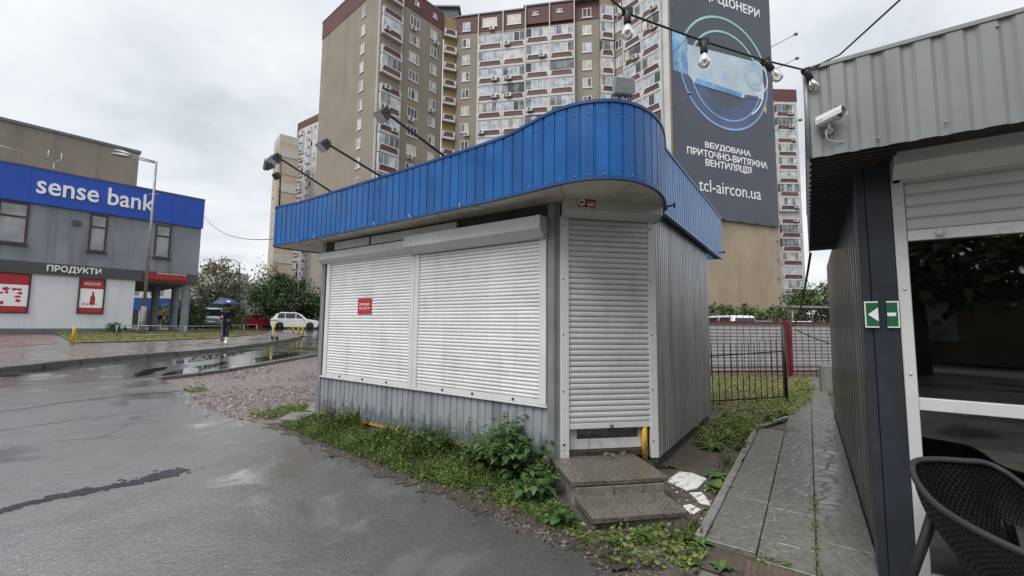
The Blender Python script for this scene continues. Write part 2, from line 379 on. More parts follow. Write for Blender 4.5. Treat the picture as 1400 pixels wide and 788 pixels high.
def paver_mat(name, c1, c2, mortar, scale, rough=0.3):
    m = bpy.data.materials.new(name); MATS[name] = m; m.use_nodes = True
    t = m.node_tree; b = t.nodes['Principled BSDF']; nn = t.nodes.new; lk = t.links.new
    tcn = nn('ShaderNodeTexCoord'); mp = nn('ShaderNodeMapping'); mp.inputs['Rotation'].default_value = (0,0,R(50)); lk(tcn.outputs['Object'], mp.inputs[0])
    br = nn('ShaderNodeTexBrick'); br.inputs['Scale'].default_value = scale; br.inputs['Mortar Size'].default_value = 0.018
    br.inputs['Color1'].default_value = (*c1,1); br.inputs['Color2'].default_value = (*c2,1); br.inputs['Mortar'].default_value = (*mortar,1)
    lk(mp.outputs[0], br.inputs['Vector'])
    no = nn('ShaderNodeTexNoise'); no.inputs['Scale'].default_value = 1.3; no.inputs['Detail'].default_value = 6; lk(tcn.outputs['Object'], no.inputs['Vector'])
    mr = nn('ShaderNodeMapRange'); lk(no.outputs['Fac'], mr.inputs[0]); mr.inputs[1].default_value = .35; mr.inputs[2].default_value = .65; mr.inputs[3].default_value = rough*0.45; mr.inputs[4].default_value = rough*1.5
    lk(mr.outputs[0], b.inputs['Roughness'])
    mx_ = nn('ShaderNodeMix'); mx_.data_type = 'RGBA'; mx_.blend_type = 'MULTIPLY'; mx_.inputs['Factor'].default_value = 0.6; lk(br.outputs['Color'], mx_.inputs['A']); lk(no.outputs['Color'], mx_.inputs['B'])
    lk(br.outputs['Color'], b.inputs['Base Color'])
    bp = nn('ShaderNodeBump'); bp.inputs['Strength'].default_value = 0.6; bp.inputs['Distance'].default_value = 0.008; lk(br.outputs['Fac'], bp.inputs['Height']); bp.invert = True
    lk(bp.outputs[0], b.inputs['Normal'])
    return m

def stamped_mat(name, c, rough=0.32, scale=5.5):
    """concrete slab stamped with an irregular stone pattern, damp"""
    m = bpy.data.materials.new(name); MATS[name] = m; m.use_nodes = True
    t = m.node_tree; b = t.nodes['Principled BSDF']; nn = t.nodes.new; lk = t.links.new
    ge = nn('ShaderNodeNewGeometry')
    wn = nn('ShaderNodeTexNoise'); wn.inputs['Scale'].default_value = 6.0; lk(ge.outputs['Position'], wn.inputs['Vector'])
    ad = nn('ShaderNodeVectorMath'); ad.operation = 'MULTIPLY_ADD'; lk(wn.outputs['Color'], ad.inputs[0]); ad.inputs[1].default_value = (0.10,0.10,0.10); lk(ge.outputs['Position'], ad.inputs[2])
    vo = nn('ShaderNodeTexVoronoi'); vo.feature = 'DISTANCE_TO_EDGE'; vo.inputs['Scale'].default_value = scale; lk(ad.outputs[0], vo.inputs['Vector'])
    ed = nn('ShaderNodeMapRange'); lk(vo.outputs['Distance'], ed.inputs[0]); ed.inputs[1].default_value = 0.0; ed.inputs[2].default_value = 0.09
    no = nn('ShaderNodeTexNoise'); no.inputs['Scale'].default_value = 22; no.inputs['Detail'].default_value = 7; lk(ge.outputs['Position'], no.inputs['Vector'])
    lo = nn('ShaderNodeTexNoise'); lo.inputs['Scale'].default_value = 1.6; lo.inputs['Detail'].default_value = 5; lk(ge.outputs['Position'], lo.inputs['Vector'])
    rp = nn('ShaderNodeValToRGB'); lk(no.outputs['Fac'], rp.inputs[0])
    rp.color_ramp.elements[0].position = .3; rp.color_ramp.elements[0].color = (*[x*.72 for x in c],1); rp.color_ramp.elements[1].position = .7; rp.color_ramp.elements[1].color = (*[x*1.25 for x in c],1)
    mo = nn('ShaderNodeMapRange'); lk(lo.outputs['Fac'], mo.inputs[0]); mo.inputs[1].default_value = .5; mo.inputs[2].default_value = .7; mo.inputs[4].default_value = .45
    m2 = nn('ShaderNodeMix'); m2.data_type = 'RGBA'; lk(mo.outputs[0], m2.inputs['Factor']); lk(rp.outputs[0], m2.inputs['A']); m2.inputs['B'].default_value = (c[0]*.62,c[1]*.66,c[2]*.5,1)
    lk(m2.outputs['Result'], b.inputs['Base Color'])
    rr = nn('ShaderNodeMapRange'); lk(lo.outputs['Fac'], rr.inputs[0]); rr.inputs[1].default_value = .35; rr.inputs[2].default_value = .65; rr.inputs[3].default_value = rough*.55; rr.inputs[4].default_value = rough*1.3
    lk(rr.outputs[0], b.inputs['Roughness'])
    hs = nn('ShaderNodeMath'); hs.operation = 'MULTIPLY_ADD'; lk(no.outputs['Fac'], hs.inputs[0]); hs.inputs[1].default_value = 0.3; lk(ed.outputs[0], hs.inputs[2])
    bp = nn('ShaderNodeBump'); bp.inputs['Strength'].default_value = 0.42; bp.inputs['Distance'].default_value = 0.008; lk(hs.outputs[0], bp.inputs['Height']); lk(bp.outputs[0], b.inputs['Normal'])
    return m

asphalt = wet_ground('wet asphalt', (0.175,0.174,0.173), rough=0.18, bscale=95, bstr=0.85, patch=0.6, warm=(0.05,0.045,0.041), coat=1.0, damp=True)  # damp also paints the fading sky reflection into the yard's colour
road_m = wet_ground('wet road asphalt', (0.085,0.085,0.085), rough=0.18, bscale=90, bstr=0.25, patch=0.7, coat=1.0)
soil = mat('damp soil', (0.075,0.062,0.050), 0.75, var=0.35, vscale=7, bump=0.9, bscale=35, stain=((0.13,0.115,0.10),12,0.55,0.1,0.7))
pinkgravel = mat('pink gravel ground', (0.165,0.135,0.128), 0.45, var=0.35, vscale=14, bump=1.0, bscale=45, stain=((0.26,0.25,0.24),22,0.56,0.06,0.8))
lawn_m = mat('lawn ground', (0.23,0.21,0.10), 0.9, var=0.3, vscale=1.5, bump=0.6, bscale=25, stain=((0.07,0.09,0.025),3,0.5,0.1,0.8))
paver = paver_mat('wet pavers', (0.24,0.21,0.20), (0.17,0.15,0.145), (0.06,0.058,0.055), 3.0, 0.26)
paver_red = paver_mat('red pavers', (0.24,0.13,0.12), (0.18,0.11,0.105), (0.07,0.06,0.055), 3.0, 0.3)
conc = mat('weathered concrete', (0.22,0.215,0.20), 0.6, var=0.25, vscale=5, bump=0.5, bscale=50, stain=((0.10,0.095,0.085),4,0.5,0.15,0.8))
kerbm = mat('wet kerb concrete', (0.12,0.115,0.108), 0.42, var=0.25, vscale=4, bump=0.5, bscale=40, stain=((0.05,0.048,0.045),3,0.5,0.15,0.8))
stamped = stamped_mat('stamped path slab', (0.16,0.153,0.137), rough=0.27)
puddle_m = mat('standing water', (0.02,0.02,0.02), 0.03, var=0.1, spec=0.6, bump=0.03, bscale=9)
tar_m = mat('fresh tar seam', (0.010,0.010,0.020), 0.24, var=0.3, vscale=12, bump=0.5, bscale=60)
leaf_y = mat('lawn blades', (0.26,0.265,0.10), 0.7, var=0.2, island=0.35, transl=0.25)
weed_m = mat('weed leaf', (0.16,0.225,0.050), 0.5, var=0.25, vscale=2.5, island=0.45, transl=0.3)
weed_d = mat('dark weed leaf', (0.06,0.115,0.03), 0.45, var=0.2, vscale=3, island=0.35, transl=0.25)

# the ground reaches far beyond everything
gx = [-700,-400,-200,-120,-80,-60]+[x*2.0 for x in range(-25,16)]+[40,60,90,150,300,600]
gy = [-300,-120,-60,-30]+[y*2.0 for y in range(-10,31)]+[70,90,130,200,350,700]
mb = MB(); mb.grid([[(x,y,T(x,y)-(.07 if (x < -4 or y > 10) else 0)) for x in gx] for y in gy]); struct(mb.build('ground', soil))

kerb_far = [(-13.9,-6),(-13.4,4),(-13.11,11.05),(-13.02,13.2),(-12.68,14.92),(-12.2,17.87),(-12.3,20.73),(-12.75,23.97),(-13.4,26.73),(-14.4,29.3),(-15.98,31.5),(-18.5,32.6),(-26,35)]
kerb_near = [(-9.02,11.05),(-8.78,11.5),(-8.58,12.3),(-8.40,13.37),(-8.24,15.17),(-8.05,17.56),(-7.7,21),(-7.2,26)]
yard_edge = [(-17.5,-4),(-13.6,3.5),(-11.9,7.0),(-10.73,9.08),(-10.1,9.96),(-9.43,11.37),(-8.81,10.98),(-7.55,10.03),(-6.9,9.3),(-6.35,8.67),(-5.6,7.9),(-4.94,7.37),(-4.5,7.1),(-4.08,6.88)]
weed_edge = [(-3.66,6.70),(-3.2,6.28),(-2.73,5.87),(-2.36,5.55),(-2.0,5.26),(-1.7,5.0),(-1.41,4.77),(-1.1,4.5),(-0.84,4.3),(-0.55,4.1),(-0.3,3.87),(-0.05,3.68),(0.13,3.51),(0.32,3.36),(0.45,3.26),(0.61,3.12),(0.66,2.88)]
road = sheet('road', [(-14.2,-8),(-13.4,4),(-13.2,13),(-12.7,18),(-13,24),(-14,29.3),(-16,32),(-27,35.5),(-60,42),(-60,56),(-20,50),(-5,46),(-5,30),(-7,25),(-7.9,18),(-8.3,13.4),(-8.9,11),(-8.5,9),(-10,-8)], road_m, 0.006); struct(road)
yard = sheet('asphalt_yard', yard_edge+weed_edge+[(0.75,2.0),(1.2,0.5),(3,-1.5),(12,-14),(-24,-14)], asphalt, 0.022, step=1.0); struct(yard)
gravel_poly = kerb_near[:6]+[(-7.6,22),(-4,22),(-1,12),(-3.2,7.4),(-3.6,6.9),(-4.3,6.75),(-5.2,7.3),(-6.35,8.4),(-7.6,9.8)]
gravel = sheet('gravel_patch', gravel_poly, pinkgravel, 0.012); struct(gravel)
walk_poly = kerb_far+[(-40,38),(-48,30),(-40,-6)]
walk = sheet('sidewalk', walk_poly, paver, 0.13); struct(walk)
plaza = sheet('bank_forecourt', [(-18.2,17.2),(-25.7,23.6),(-36,16),(-36,2),(-17.6,6)], paver_red, 0.138); struct(plaza)
lawn_poly = [(-25.6,23.9),(-18.04,17.64),(-16.85,19.76),(-15.97,23.4),(-16.7,28.0),(-17.8,31.2),(-21.5,31.6),(-24.4,26.8)]
lawn = sheet('lawn', lawn_poly, lawn_m, 0.165); struct(lawn)
# forecourt of the shop on the right
terr = [K(6.1,-0.98),K(6.38,-0.99),K(7.06,-0.99),K(7.06,-0.44),K(12,-0.44),K(12,-5),K(5.9,-5)]
terrace = sheet('shop_forecourt', [(p.x,p.y) for p in terr], mat('forecourt concrete',(0.21,0.195,0.165),0.4,var=0.3,vscale=4,bump=0.4,bscale=60,stain=((0.11,0.10,0.085),2.5,0.5,0.15,0.8)), 0.030, terrain=False); struct(terrace)

def stones(parent, line, wdt, hgt, length, m):
    acc = 0; pts = catmull([(p[0],p[1],0) for p in line], 10)
    seg = [0]
    for i in range(1,len(pts)): seg.append(seg[-1]+(pts[i]-pts[i-1]).length)
    def ev(s):
        i = 1
        while i < len(pts)-1 and seg[i] < s: i += 1
        t = (s-seg[i-1])/max(1e-6,seg[i]-seg[i-1]); return pts[i-1].lerp(pts[i],t)
    me = MB().box(-length/2+.008,length/2-.008,-wdt/2,wdt/2,-0.25,hgt).mesh('kerb_stone', m)
    s = length/2
    while s < seg[-1]-length/2:
        a_ = ev(s-length/2); b_ = ev(s+length/2); c_ = (a_+b_)/2; d = b_-a_
        o = link('kerb_stone', me, parent, (c_.x,c_.y,T(c_.x,c_.y)+random.uniform(-.012,.012)), math.atan2(d.y,d.x)+random.uniform(-.012,.012))
        o.rotation_euler.y = -math.atan2(T(b_.x,b_.y)-T(a_.x,a_.y), length)
        bevel(o,0.012); s += length
stones(walk, kerb_far[1:], 0.16, 0.155, 1.0, kerbm)
stones(gravel, kerb_near, 0.16, 0.11, 1.0, kerbm)

# seams, tar and puddles in the asphalt: thin sheets with edges of their own
def ribbon(name, pts, wid, m, dz, jag=0.3, ns=14):
    P = catmull([(p[0],p[1],0) for p in pts], ns)
    def walk(k):
        a_ = [random.uniform(-1,1) for _ in range(k+12)]; a_ = [sum(a_[i:i+4])/4*.75+sum(a_[i:i+12])/12*1.6 for i in range(k)]; return a_
    wl1 = walk(len(P)); wl2 = walk(len(P)); l = []; r_ = []
    for i,p in enumerate(P):
        d = (P[min(i+1,len(P)-1)]-P[max(i-1,0)]).normalized(); nv = Vector((-d.y,d.x,0))
        ww = (wid[0]+(wid[1]-wid[0])*i/len(P)) if isinstance(wid,tuple) else wid
        l.append(p+nv*ww*max(.04,.5+jag*1.5*wl1[i])); r_.append(p-nv*ww*max(.04,.5+jag*1.5*wl2[i]))
    mb = MB(); vs = [(p.x,p.y,T(p.x,p.y)+dz) for p in l]+[(p.x,p.y,T(p.x,p.y)+dz) for p in r_]; k = len(l)
    mb.add(vs, [(i,k+i,k+i+1,i+1) for i in range(k-1)])
    return mb.build(name, m)
seam = mat('dark open seam', (0.015,0.014,0.013), 0.6, var=0.3)
struct(ribbon('asphalt_seam', [(-9.6,4.6),(-8.46,7.19),(-8.31,8.03),(-8.08,8.72),(-7.42,9.77),(-7.2,9.95)], 0.035, seam, 0.027))
struct(ribbon('asphalt_crack', [(-8.0,4.2),(-7.22,6.16),(-7.08,6.6),(-6.88,6.96),(-6.67,7.29)], (0.035,0.008), seam, 0.027))
tarp = [(-4.9,2.2),(-4.6,2.9),(-4.35,3.4),(-4.22,3.67),(-4.13,3.85),(-4.02,4.02),(-3.82,4.16),(-3.66,4.36),(-3.56,4.55),(-3.50,4.72)]
struct(ribbon('tar_seam', tarp, (0.05,0.22), tar_m, 0.0275, 0.24, 30))
tb = MB()
for q in range(110):
    i = random.randrange(3,len(tarp)-1); t = random.random(); u_ = (i+t)/len(tarp); sd = .03+.06*u_
    x = tarp[i][0]+(tarp[i+1][0]-tarp[i][0])*t+random.gauss(0,sd); y = tarp[i][1]+(tarp[i+1][1]-tarp[i][1])*t+random.gauss(0,sd*.8); r_ = random.uniform(.006,.03); a0 = random.uniform(0,6); k = random.randint(4,6)
    tb.add([(x+r_*random.uniform(.5,1.5)*math.cos(a0+j*6.28/k),y+r_*random.uniform(.4,1.2)*math.sin(a0+j*6.28/k),T(x,y)+.0268) for j in range(k)],[tuple(range(k))])
struct(tb.build('tar_spatter',tar_m))
for cpts in ([(-6.3,5.6),(-5.6,5.9),(-5.2,6.4),(-4.9,6.5)],[(-5.6,5.9),(-5.7,6.4),(-6.0,6.8)]):
    struct(ribbon('asphalt_crack', cpts, (0.012,0.004), seam, 0.0268, 0.5, 22))
def blob(name, cx, cy, rx, ry, rz, m, dz, seed, n=40, amp=0.3):
    r_ = random.Random(seed); ph = [r_.uniform(0,6.28) for _ in range(6)]; poly = []
    for i in range(n):
        a_ = 2*math.pi*i/n; q = 1+amp*sum(math.sin(a_*(k+2)+ph[k])/(k+1.5) for k in range(6))
        x = math.cos(a_)*rx*q; y = math.sin(a_)*ry*q; poly.append((cx+x*math.cos(rz)-y*math.sin(rz), cy+x*math.sin(rz)+y*math.cos(rz)))
    return struct(sheet(name, poly, m, dz, step=0.8))
blob('puddle', -9.55, 13.1, 0.26, 1.9, 0.16, puddle_m, 0.0115, 3)
blob('puddle', -10.3, 12.3, 0.22, 0.8, 0.3, puddle_m, 0.0115, 5)
blob('puddle', -9.2, 16.6, 0.3, 2.2, 0.05, puddle_m, 0.0115, 8)
blob('puddle', -11.2, 16.5, 0.4, 2.6, 0.05, puddle_m, 0.0115, 9)
blob('puddle', -12.3, 10.2, 0.3, 2.2, 0.25, puddle_m, 0.0115, 12)

# pavement slabs of the path, one by one
path = struct(sheet('path', [(p.x,p.y) for p in (K(5.98,-0.9),K(7.06,-0.98),K(7.06,13),K(6.5,13),K(6.36,4.6),K(5.98,3.4))], soil, 0.010, terrain=False))
slab_me = {}
def slab(al0, al1, i0, i1, dz=0.0, m=stamped, name='slab'):
    key = (round(al1-al0,3), round(i1-i0,3), m.name)
    if key not in slab_me:
        wd, ln = al1-al0, i1-i0
        slab_me[key] = MB().box(-wd/2,wd/2,-ln/2,ln/2,-0.05,0.045).mesh(name, m)
    p = K((al0+al1)/2,(i0+i1)/2,dz)
    o = link(name, slab_me[key], path, p, YK+random.uniform(-.006,.006)); bevel(o,0.003)
    o.rotation_euler.x = random.uniform(-.003,.003); o.rotation_euler.y = random.uniform(-.008,.008)
    return o
G_ = 0.007
for c_,(al0,al1,start,end) in enumerate(((6.045,6.37,-0.56,3.5),(6.378,6.708,-0.95,7.0),(6.716,7.045,-0.95,12.5))):
    i = start + (0 if c_ != 1 else 0.32)
    if c_ == 1: slab(al0,al1,start+.30,start+.30+.0+0.33)
    if c_ == 1: i = start+.30+.33+G_
    k = 0
    while i < end:
        ln = (1.02,0.68,0.85)[(k+c_)%3]
        slab(al0,al1,i,i+ln-G_,random.uniform(-.004,.004)); i += ln; k += 1
tact = mat('brown ribbed tile',(0.115,0.088,0.064),0.45,var=0.2,vscale=10,bump=0.4,bscale=80)
mbt = MB(); mbt.box(-.17,.17,-.14,.14,-0.05,0.034)
for q in range(9): mbt.box(-.16+q*.037,-.14+q*.037,-.13,.13,.034,.041)
link('ribbed_tile', mbt.mesh('ribbed_tile',tact), path, K(6.50,-0.80,0.0), YK+.05)
border_me = MB().box(-.035,.035,-.39,.39,-0.05,0.055).mesh('border_stone', conc)
for q in range(5): bevel(link('border_stone', border_me, path, K(6.005,-0.15+q*.79,0), YK+random.uniform(-.01,.01)),0.006)
for q in range(2):
    o = bevel(link('border_stone', border_me, path, K(6.09+q*.17,3.95+q*.62,0), YK-R(16)),0.006)

# loose stones: gravel patch, yard rim, soil by the steps
def pebbles(name, pts, smin, smax, m):
    n = len(pts); base = np.array([(1,0,0),(-1,0,0),(0,1,0),(0,-1,0),(0,0,.6),(0,0,-.6)]); tri = np.array([(0,2,4),(2,1,4),(1,3,4),(3,0,4),(2,0,5),(1,2,5),(3,1,5),(0,3,5)])
    V = []; Fc = []
    for k,(x,y,z_) in enumerate(pts):
        s = random.uniform(smin,smax)*(1 if random.random() < .85 else 1.7); rm = Matrix.Rotation(random.uniform(0,6.28),3,'Z')@Matrix.Rotation(random.uniform(-.6,.6),3,'X')
        sc3 = (random.uniform(.7,1.3),random.uniform(.6,1.1),random.uniform(.5,.9))
        for b_ in base: V.append(tuple(rm@Vector((b_[0]*s*sc3[0],b_[1]*s*sc3[1],b_[2]*s*sc3[2]))+Vector((x,y,z_+s*.2))))
        Fc += [tuple(int(i)+k*6 for i in t) for t in tri]
    me = bpy.data.meshes.new(name); me.from_pydata(V,[],Fc); me.materials.append(m)
    return stuff(tag(link(name, me), *PEB))
gstone = mat('pink granite chips',(0.215,0.175,0.168),0.42,var=0.25,vscale=30,island=0.7)
PEB = ('pinkish gravel chips strewn over the bare patch left of the kiosk','gravel')
pebbles('gravel', [(x,y,T(x,y)+.012) for x,y in scatter([p for p in gravel_poly if p[1] < 19]+[(-5,16)],3200)]+[(x,y,T(x,y)+.012) for x,y in scatter([(-8.6,11.2),(-8.3,14),(-3.6,13),(-3.2,7.8),(-4.3,6.95),(-6.3,8.6)],5500)], .008,.030, gstone)
PEB = ('small grey stones and mud crumbs along the asphalt edge','gravel')
rim = []
for i in range(len(weed_edge)-1):
    a_,b_ = weed_edge[i],weed_edge[i+1]
    for _ in range(210):
        t = random.random(); rim.append((a_[0]+(b_[0]-a_[0])*t+random.gauss(0.02,.06), a_[1]+(b_[1]-a_[1])*t+random.gauss(0.02,.06), .02))
for _ in range(900):
    q = K(random.uniform(5.3,6.1),random.uniform(-1.6,-.5)); rim.append((q.x,q.y,.004))
for _ in range(500):
    q = K(random.uniform(5.35,5.95),random.uniform(0.2,5)); rim.append((q.x,q.y,.0))
pebbles('loose_stones', rim, .003,.011, mat('grey chips',(0.15,0.135,0.12),0.6,var=0.2,vscale=30,island=0.5))
mud = wet_ground('mud rim',(0.055,0.045,0.036),0.45,bscale=60,bstr=0.9,patch=0.4)
mrim = [(p[0]+.05,p[1]+.05) for p in weed_edge]
struct(ribbon('mud_strip', [(p[0]+.02,p[1]+.02) for p in weed_edge], 0.15, mud, 0.0262, 0.6, 34))
# ================================================================== KIOSK
blue = mat('blue coated sheet',(0.004,0.105,0.355),0.30,var=0.16,vscale=2.2,streak=((0.002,0.055,0.21),7,0.49,0.6),stain=((0.10,0.19,0.34),9,0.69,0.05,0.4),rvar=0.12,bump=0.10,bscale=5,spec=0.4)
blue_trim = mat('blue trim',(0.006,0.058,0.20),0.4,var=0.2,vscale=4,stain=((0.04,0.04,0.05),12,0.6,0.1,0.6))
blue_skylit = mat('skylit blue coated sheet',(0.04,0.16,0.42),0.36,var=0.12,vscale=2.2,streak=((0.11,0.22,0.45),6,0.55,0.5))  # same paint as blue, with stronger sky light put into the colour
greysheet = mat('grey coated sheet',(0.30,0.32,0.345),0.42,var=0.10,vscale=2.5,streak=((0.17,0.18,0.195),5,0.50,0.75),stain=((0.22,0.21,0.19),6,0.62,0.08,0.5))
sidesheet = mat('zinc grey side sheet',(0.42,0.43,0.44),0.34,metal=0.3,var=0.12,vscale=2,streak=((0.15,0.155,0.16),6,0.5,0.6))
# wet tide mark creeping up the foot of the front sheet
def tide(m, z0, z1, c):
    t = m.node_tree; b = t.nodes['Principled BSDF']; nn = t.nodes.new; lk = t.links.new; src = b.inputs['Base Color'].links[0].from_socket
    tcn = nn('ShaderNodeTexCoord'); sp3 = nn('ShaderNodeSeparateXYZ'); lk(tcn.outputs['Object'], sp3.inputs[0])
    mp = nn('ShaderNodeMapping'); mp.inputs['Scale'].default_value = (1,1,.25); lk(tcn.outputs['Object'], mp.inputs[0])
    no = nn('ShaderNodeTexNoise'); no.inputs['Scale'].default_value = 9; no.inputs['Detail'].default_value = 5; lk(mp.outputs[0], no.inputs['Vector'])
    ma = nn('ShaderNodeMath'); ma.operation = 'MULTIPLY_ADD'; lk(no.outputs['Fac'], ma.inputs[0]); ma.inputs[1].default_value = -.75; lk(sp3.outputs['Z'], ma.inputs[2])
    mr = nn('ShaderNodeMapRange'); lk(ma.outputs[0], mr.inputs[0]); mr.inputs[1].default_value = z1; mr.inputs[2].default_value = z0; mr.inputs[4].default_value = .8
    mi = nn('ShaderNodeMix'); mi.data_type = 'RGBA'; lk(mr.outputs[0], mi.inputs['Factor']); lk(src, mi.inputs['A']); mi.inputs['B'].default_value = (*c,1); lk(mi.outputs['Result'], b.inputs['Base Color'])
tide(greysheet, -.08, .02, (0.135,0.14,0.15))
greypost = mat('grey corner steel',(0.21,0.225,0.24),0.42,var=0.15,vscale=3,streak=((0.12,0.12,0.125),8,0.5,0.6))
slatm = mat('white roller slat',(0.79,0.80,0.795),0.38,var=0.06,vscale=2.5,stain=((0.50,0.49,0.46),2.2,0.54,0.2,0.4),streak=((0.54,0.535,0.51),9,0.56,0.4),pos=True,orand=0.035)
doorslat = mat('grey door slat',(0.60,0.605,0.59),0.42,var=0.06,vscale=3,stain=((0.40,0.395,0.375),4,0.55,0.16,0.5),streak=((0.45,0.445,0.425),9,0.56,0.4),pos=True,orand=0.05)  # greyer base than the front slats, with stains and streaks
railm = mat('white aluminium rail',(0.66,0.67,0.665),0.42,var=0.06,vscale=4,stain=((0.40,0.385,0.35),8,0.6,0.1,0.5))
boxm = mat('white shutter box',(0.58,0.585,0.575),0.42,var=0.07,vscale=2,stain=((0.40,0.395,0.375),4,0.55,0.15,0.6))
cream = mat('cream soffit board',(0.60,0.57,0.49),0.6,var=0.10,vscale=2,stain=((0.33,0.30,0.24),2.5,0.52,0.16,0.6))
darkgap = mat('dark recess board',(0.05,0.05,0.05),0.8,var=0.3)
yellowp = mat('yellow painted steel',(0.60,0.36,0.03),0.5,var=0.15,vscale=6,stain=((0.25,0.14,0.06),14,0.58,0.06,0.8))
pvc = mat('white pvc door frame',(0.68,0.68,0.655),0.4,var=0.06,vscale=5,stain=((0.33,0.30,0.26),9,0.58,0.12,0.7))
screwm = mat('dark screw head',(0.06,0.06,0.06),0.45,metal=0.7)
pane_dark = glass_mat('dull pane',(0.55,0.56,0.54))
roofm = mat('roof felt',(0.07,0.07,0.07),0.8,var=0.3)

ki = thing('kiosk','closed white-shuttered corner kiosk with a curved blue ribbed canopy','kiosk',F0,YK)
C1 = (4.47,0.0); C2 = (5.286,0.834); BACK = 4.05
DN = math.pi/4
def Dd(u, w_, z): # door-face coordinates -> kiosk local (u along the face, w outward)
    return (C1[0]+u*math.cos(DN)+w_*math.sin(DN), C1[1]+u*math.sin(DN)-w_*math.cos(DN), z)
plan = [(0,0),C1,C2,(5.286,BACK),(0,BACK)]
MB().prism([(0.03,0.02),(4.46,0.02),(5.26,.84),(5.26,BACK-.02),(.03,BACK-.02)],-0.05,0.125).build('foundation',conc,ki)
MB().box(0.06,4.44,-0.008,0.03,0.118,0.165).build('base_beam',yellowp,ki)
MB().prism([(0.05,0.05),(4.44,0.05),(5.22,.86),(5.22,BACK-.05),(.05,BACK-.05)],0.13,2.92).build('core_wall',darkgap,ki)
# cladding
corrugated([(0.085,-0.012),(4.40,-0.012)],0.15,0.715,0.112,0.030,0.012).build('front_cladding',greysheet,ki)
corrugated([(5.298,0.86),(5.298,BACK)],0.13,2.97,0.092,0.040,0.020).build('side_cladding',sidesheet,ki)
corrugated([(5.29,BACK+.01),(0.0,BACK+.01)],0.13,2.97,0.112,0.034,0.014).build('back_cladding',greysheet,ki)
corrugated([(-.01,BACK),(-.01,0.03)],0.13,2.97,0.112,0.034,0.014).build('left_cladding',greysheet,ki)
bevel(MB().box(-0.02,0.085,-0.03,0.10,0.10,2.96).build('corner_post',greypost,ki),.004)
bevel(MB().box(4.395,4.485,-0.03,0.06,0.10,2.96).build('corner_post',greypost,ki),.004)
mb = MB(); mb.prism([Dd(-.01,.012,0)[:2],Dd(.055,.012,0)[:2],Dd(.055,-.05,0)[:2],Dd(-.01,-.05,0)[:2]],0.10,2.96); mb.build('corner_post',greypost,ki)
mb = MB(); mb.box(5.24,5.305,.80,.87,0.11,2.96); mb.build('corner_post',greypost,ki)
bevel(MB().box(0.085,4.395,-0.045,0.03,0.715,0.738).build('sill',railm,ki),.003)
MB().box(0.1,4.4,-0.012,0.03,2.55,2.95).build('header_board',darkgap,ki)
for a0,a1,zt in ((0.35,1.25,2.93),(1.30,3.05,2.925)): bevel(MB().box(a0,a1,-.05,-.013,2.80,zt).build('header_panel',boxm,ki),.004)

def slat_mesh(x0, x1, pitch, m):
    """one interlocking roller slat: a bowed face with a recessed hinge line above it"""
    prof = [(0.0,0.0),(-.007,pitch*.08),(-.0105,pitch*.30),(-.0105,pitch*.55),(-.007,pitch*.78),(0.0,pitch*.83),(.009,pitch*.86),(.009,pitch*1.01),(.015,pitch*1.01),(.015,0.0)]
    return MB().extr(prof,'x',x0,x1).mesh('slat',m)
def shutter(name, x0, x1, z0, z1, pitch, m, parent, y=0.0, bar=0.055, loc=(0,0,0), rz=0.0):
    sh = link(name, None, parent, loc, rz)
    me = slat_mesh(x0,x1,pitch,m); k = 0; z_ = z0+bar
    while z_ < z1-.01:
        link('slat', me, sh, (0,y+random.uniform(-.0012,.0012),z_)); z_ += pitch; k += 1
    bb = MB(); bb.box(x0,x1,y-.010,y+.014,z0,z0+bar-.003); bevel(bb.build('bottom_bar',railm,sh),.003)
    return sh
sh1 = shutter('roller_shutter',0.245,2.215,0.742,2.62,0.0440,slatm,ki,-0.018)
sh2 = shutter('roller_shutter',2.365,4.300,0.742,2.60,0.0440,slatm,ki,-0.018)
for a0,a1 in ((0.155,0.25),(2.205,2.285),(2.290,2.372),(4.295,4.385)):
    bevel(MB().box(a0,a1,-.045,-.004,0.740,2.60).build('guide_rail',railm,ki),.004)
for sh,xs in ((sh1,(.62,1.2,1.75)),(sh2,(2.85,3.35,3.95))):
    for x in xs:
        mb = MB(); mb.lathe([(0,0),(.014,0),(.014,.012),(0,.012)],10); o = mb.build('lock_stud',screwm,sh,(x,-.028,.765)); o.rotation_euler.x = R(90)
def shutter_box(x0, x1, z0, z1, dep, parent, loc=(0,0,0), rz=0.0, name='shutter_box', y=-.004):
    h = z1-z0
    prof = [(y,z0),(y-dep*.45,z0),(y-dep,z0+h*.38),(y-dep,z1),(y,z1)]
    o = MB().extr(prof,'x',x0,x1).build(name,boxm,parent,loc,rz); bevel(o,.006,2)
    for x in (x0+.02,x1-.02):
        c = MB(); c.extr([(p[0]*1.03-.001,p[1]) for p in prof],'x',x-.02,x+.021); c.build('end_cap',boxm,o)
    return o
shutter_box(0.0,2.215,2.585,2.765,.115,ki)
shutter_box(2.22,4.39,2.56,2.795,.185,ki)
# door corner
dw = 1.18
DLOC = (C1[0],C1[1],0)
sh3 = shutter('door_shutter',0.14,1.085,0.50,2.80,0.0600,doorslat,ki,-.030,.06,(C1[0],C1[1],0),DN)
o = MB(); o.lathe([(0,0),(.02,0),(.02,.012),(.012,.02),(0,.02)],12); o = o.build('lock_cylinder',mat('dull steel',(0.35,0.35,0.34),0.35,metal=0.9),sh3,(.62,-.042,.53)); o.rotation_euler.x = R(90)
for a0,a1,zb in ((0.055,0.145,0.20),(1.08,1.165,0.17)):
    o = bevel(MB().box(a0,a1,-.058,0.0,zb,2.80).build('door_rail',railm,ki,DLOC,DN),.004)
    for zz in (.35,.9,1.5,2.1,2.7):
        s_ = MB().lathe([(0,0),(.009,0),(.007,.005),(0,.006)],8).build('screw',screwm,o,((a0+a1)/2-.02,-.058,zz)); s_.rotation_euler.x = R(90)
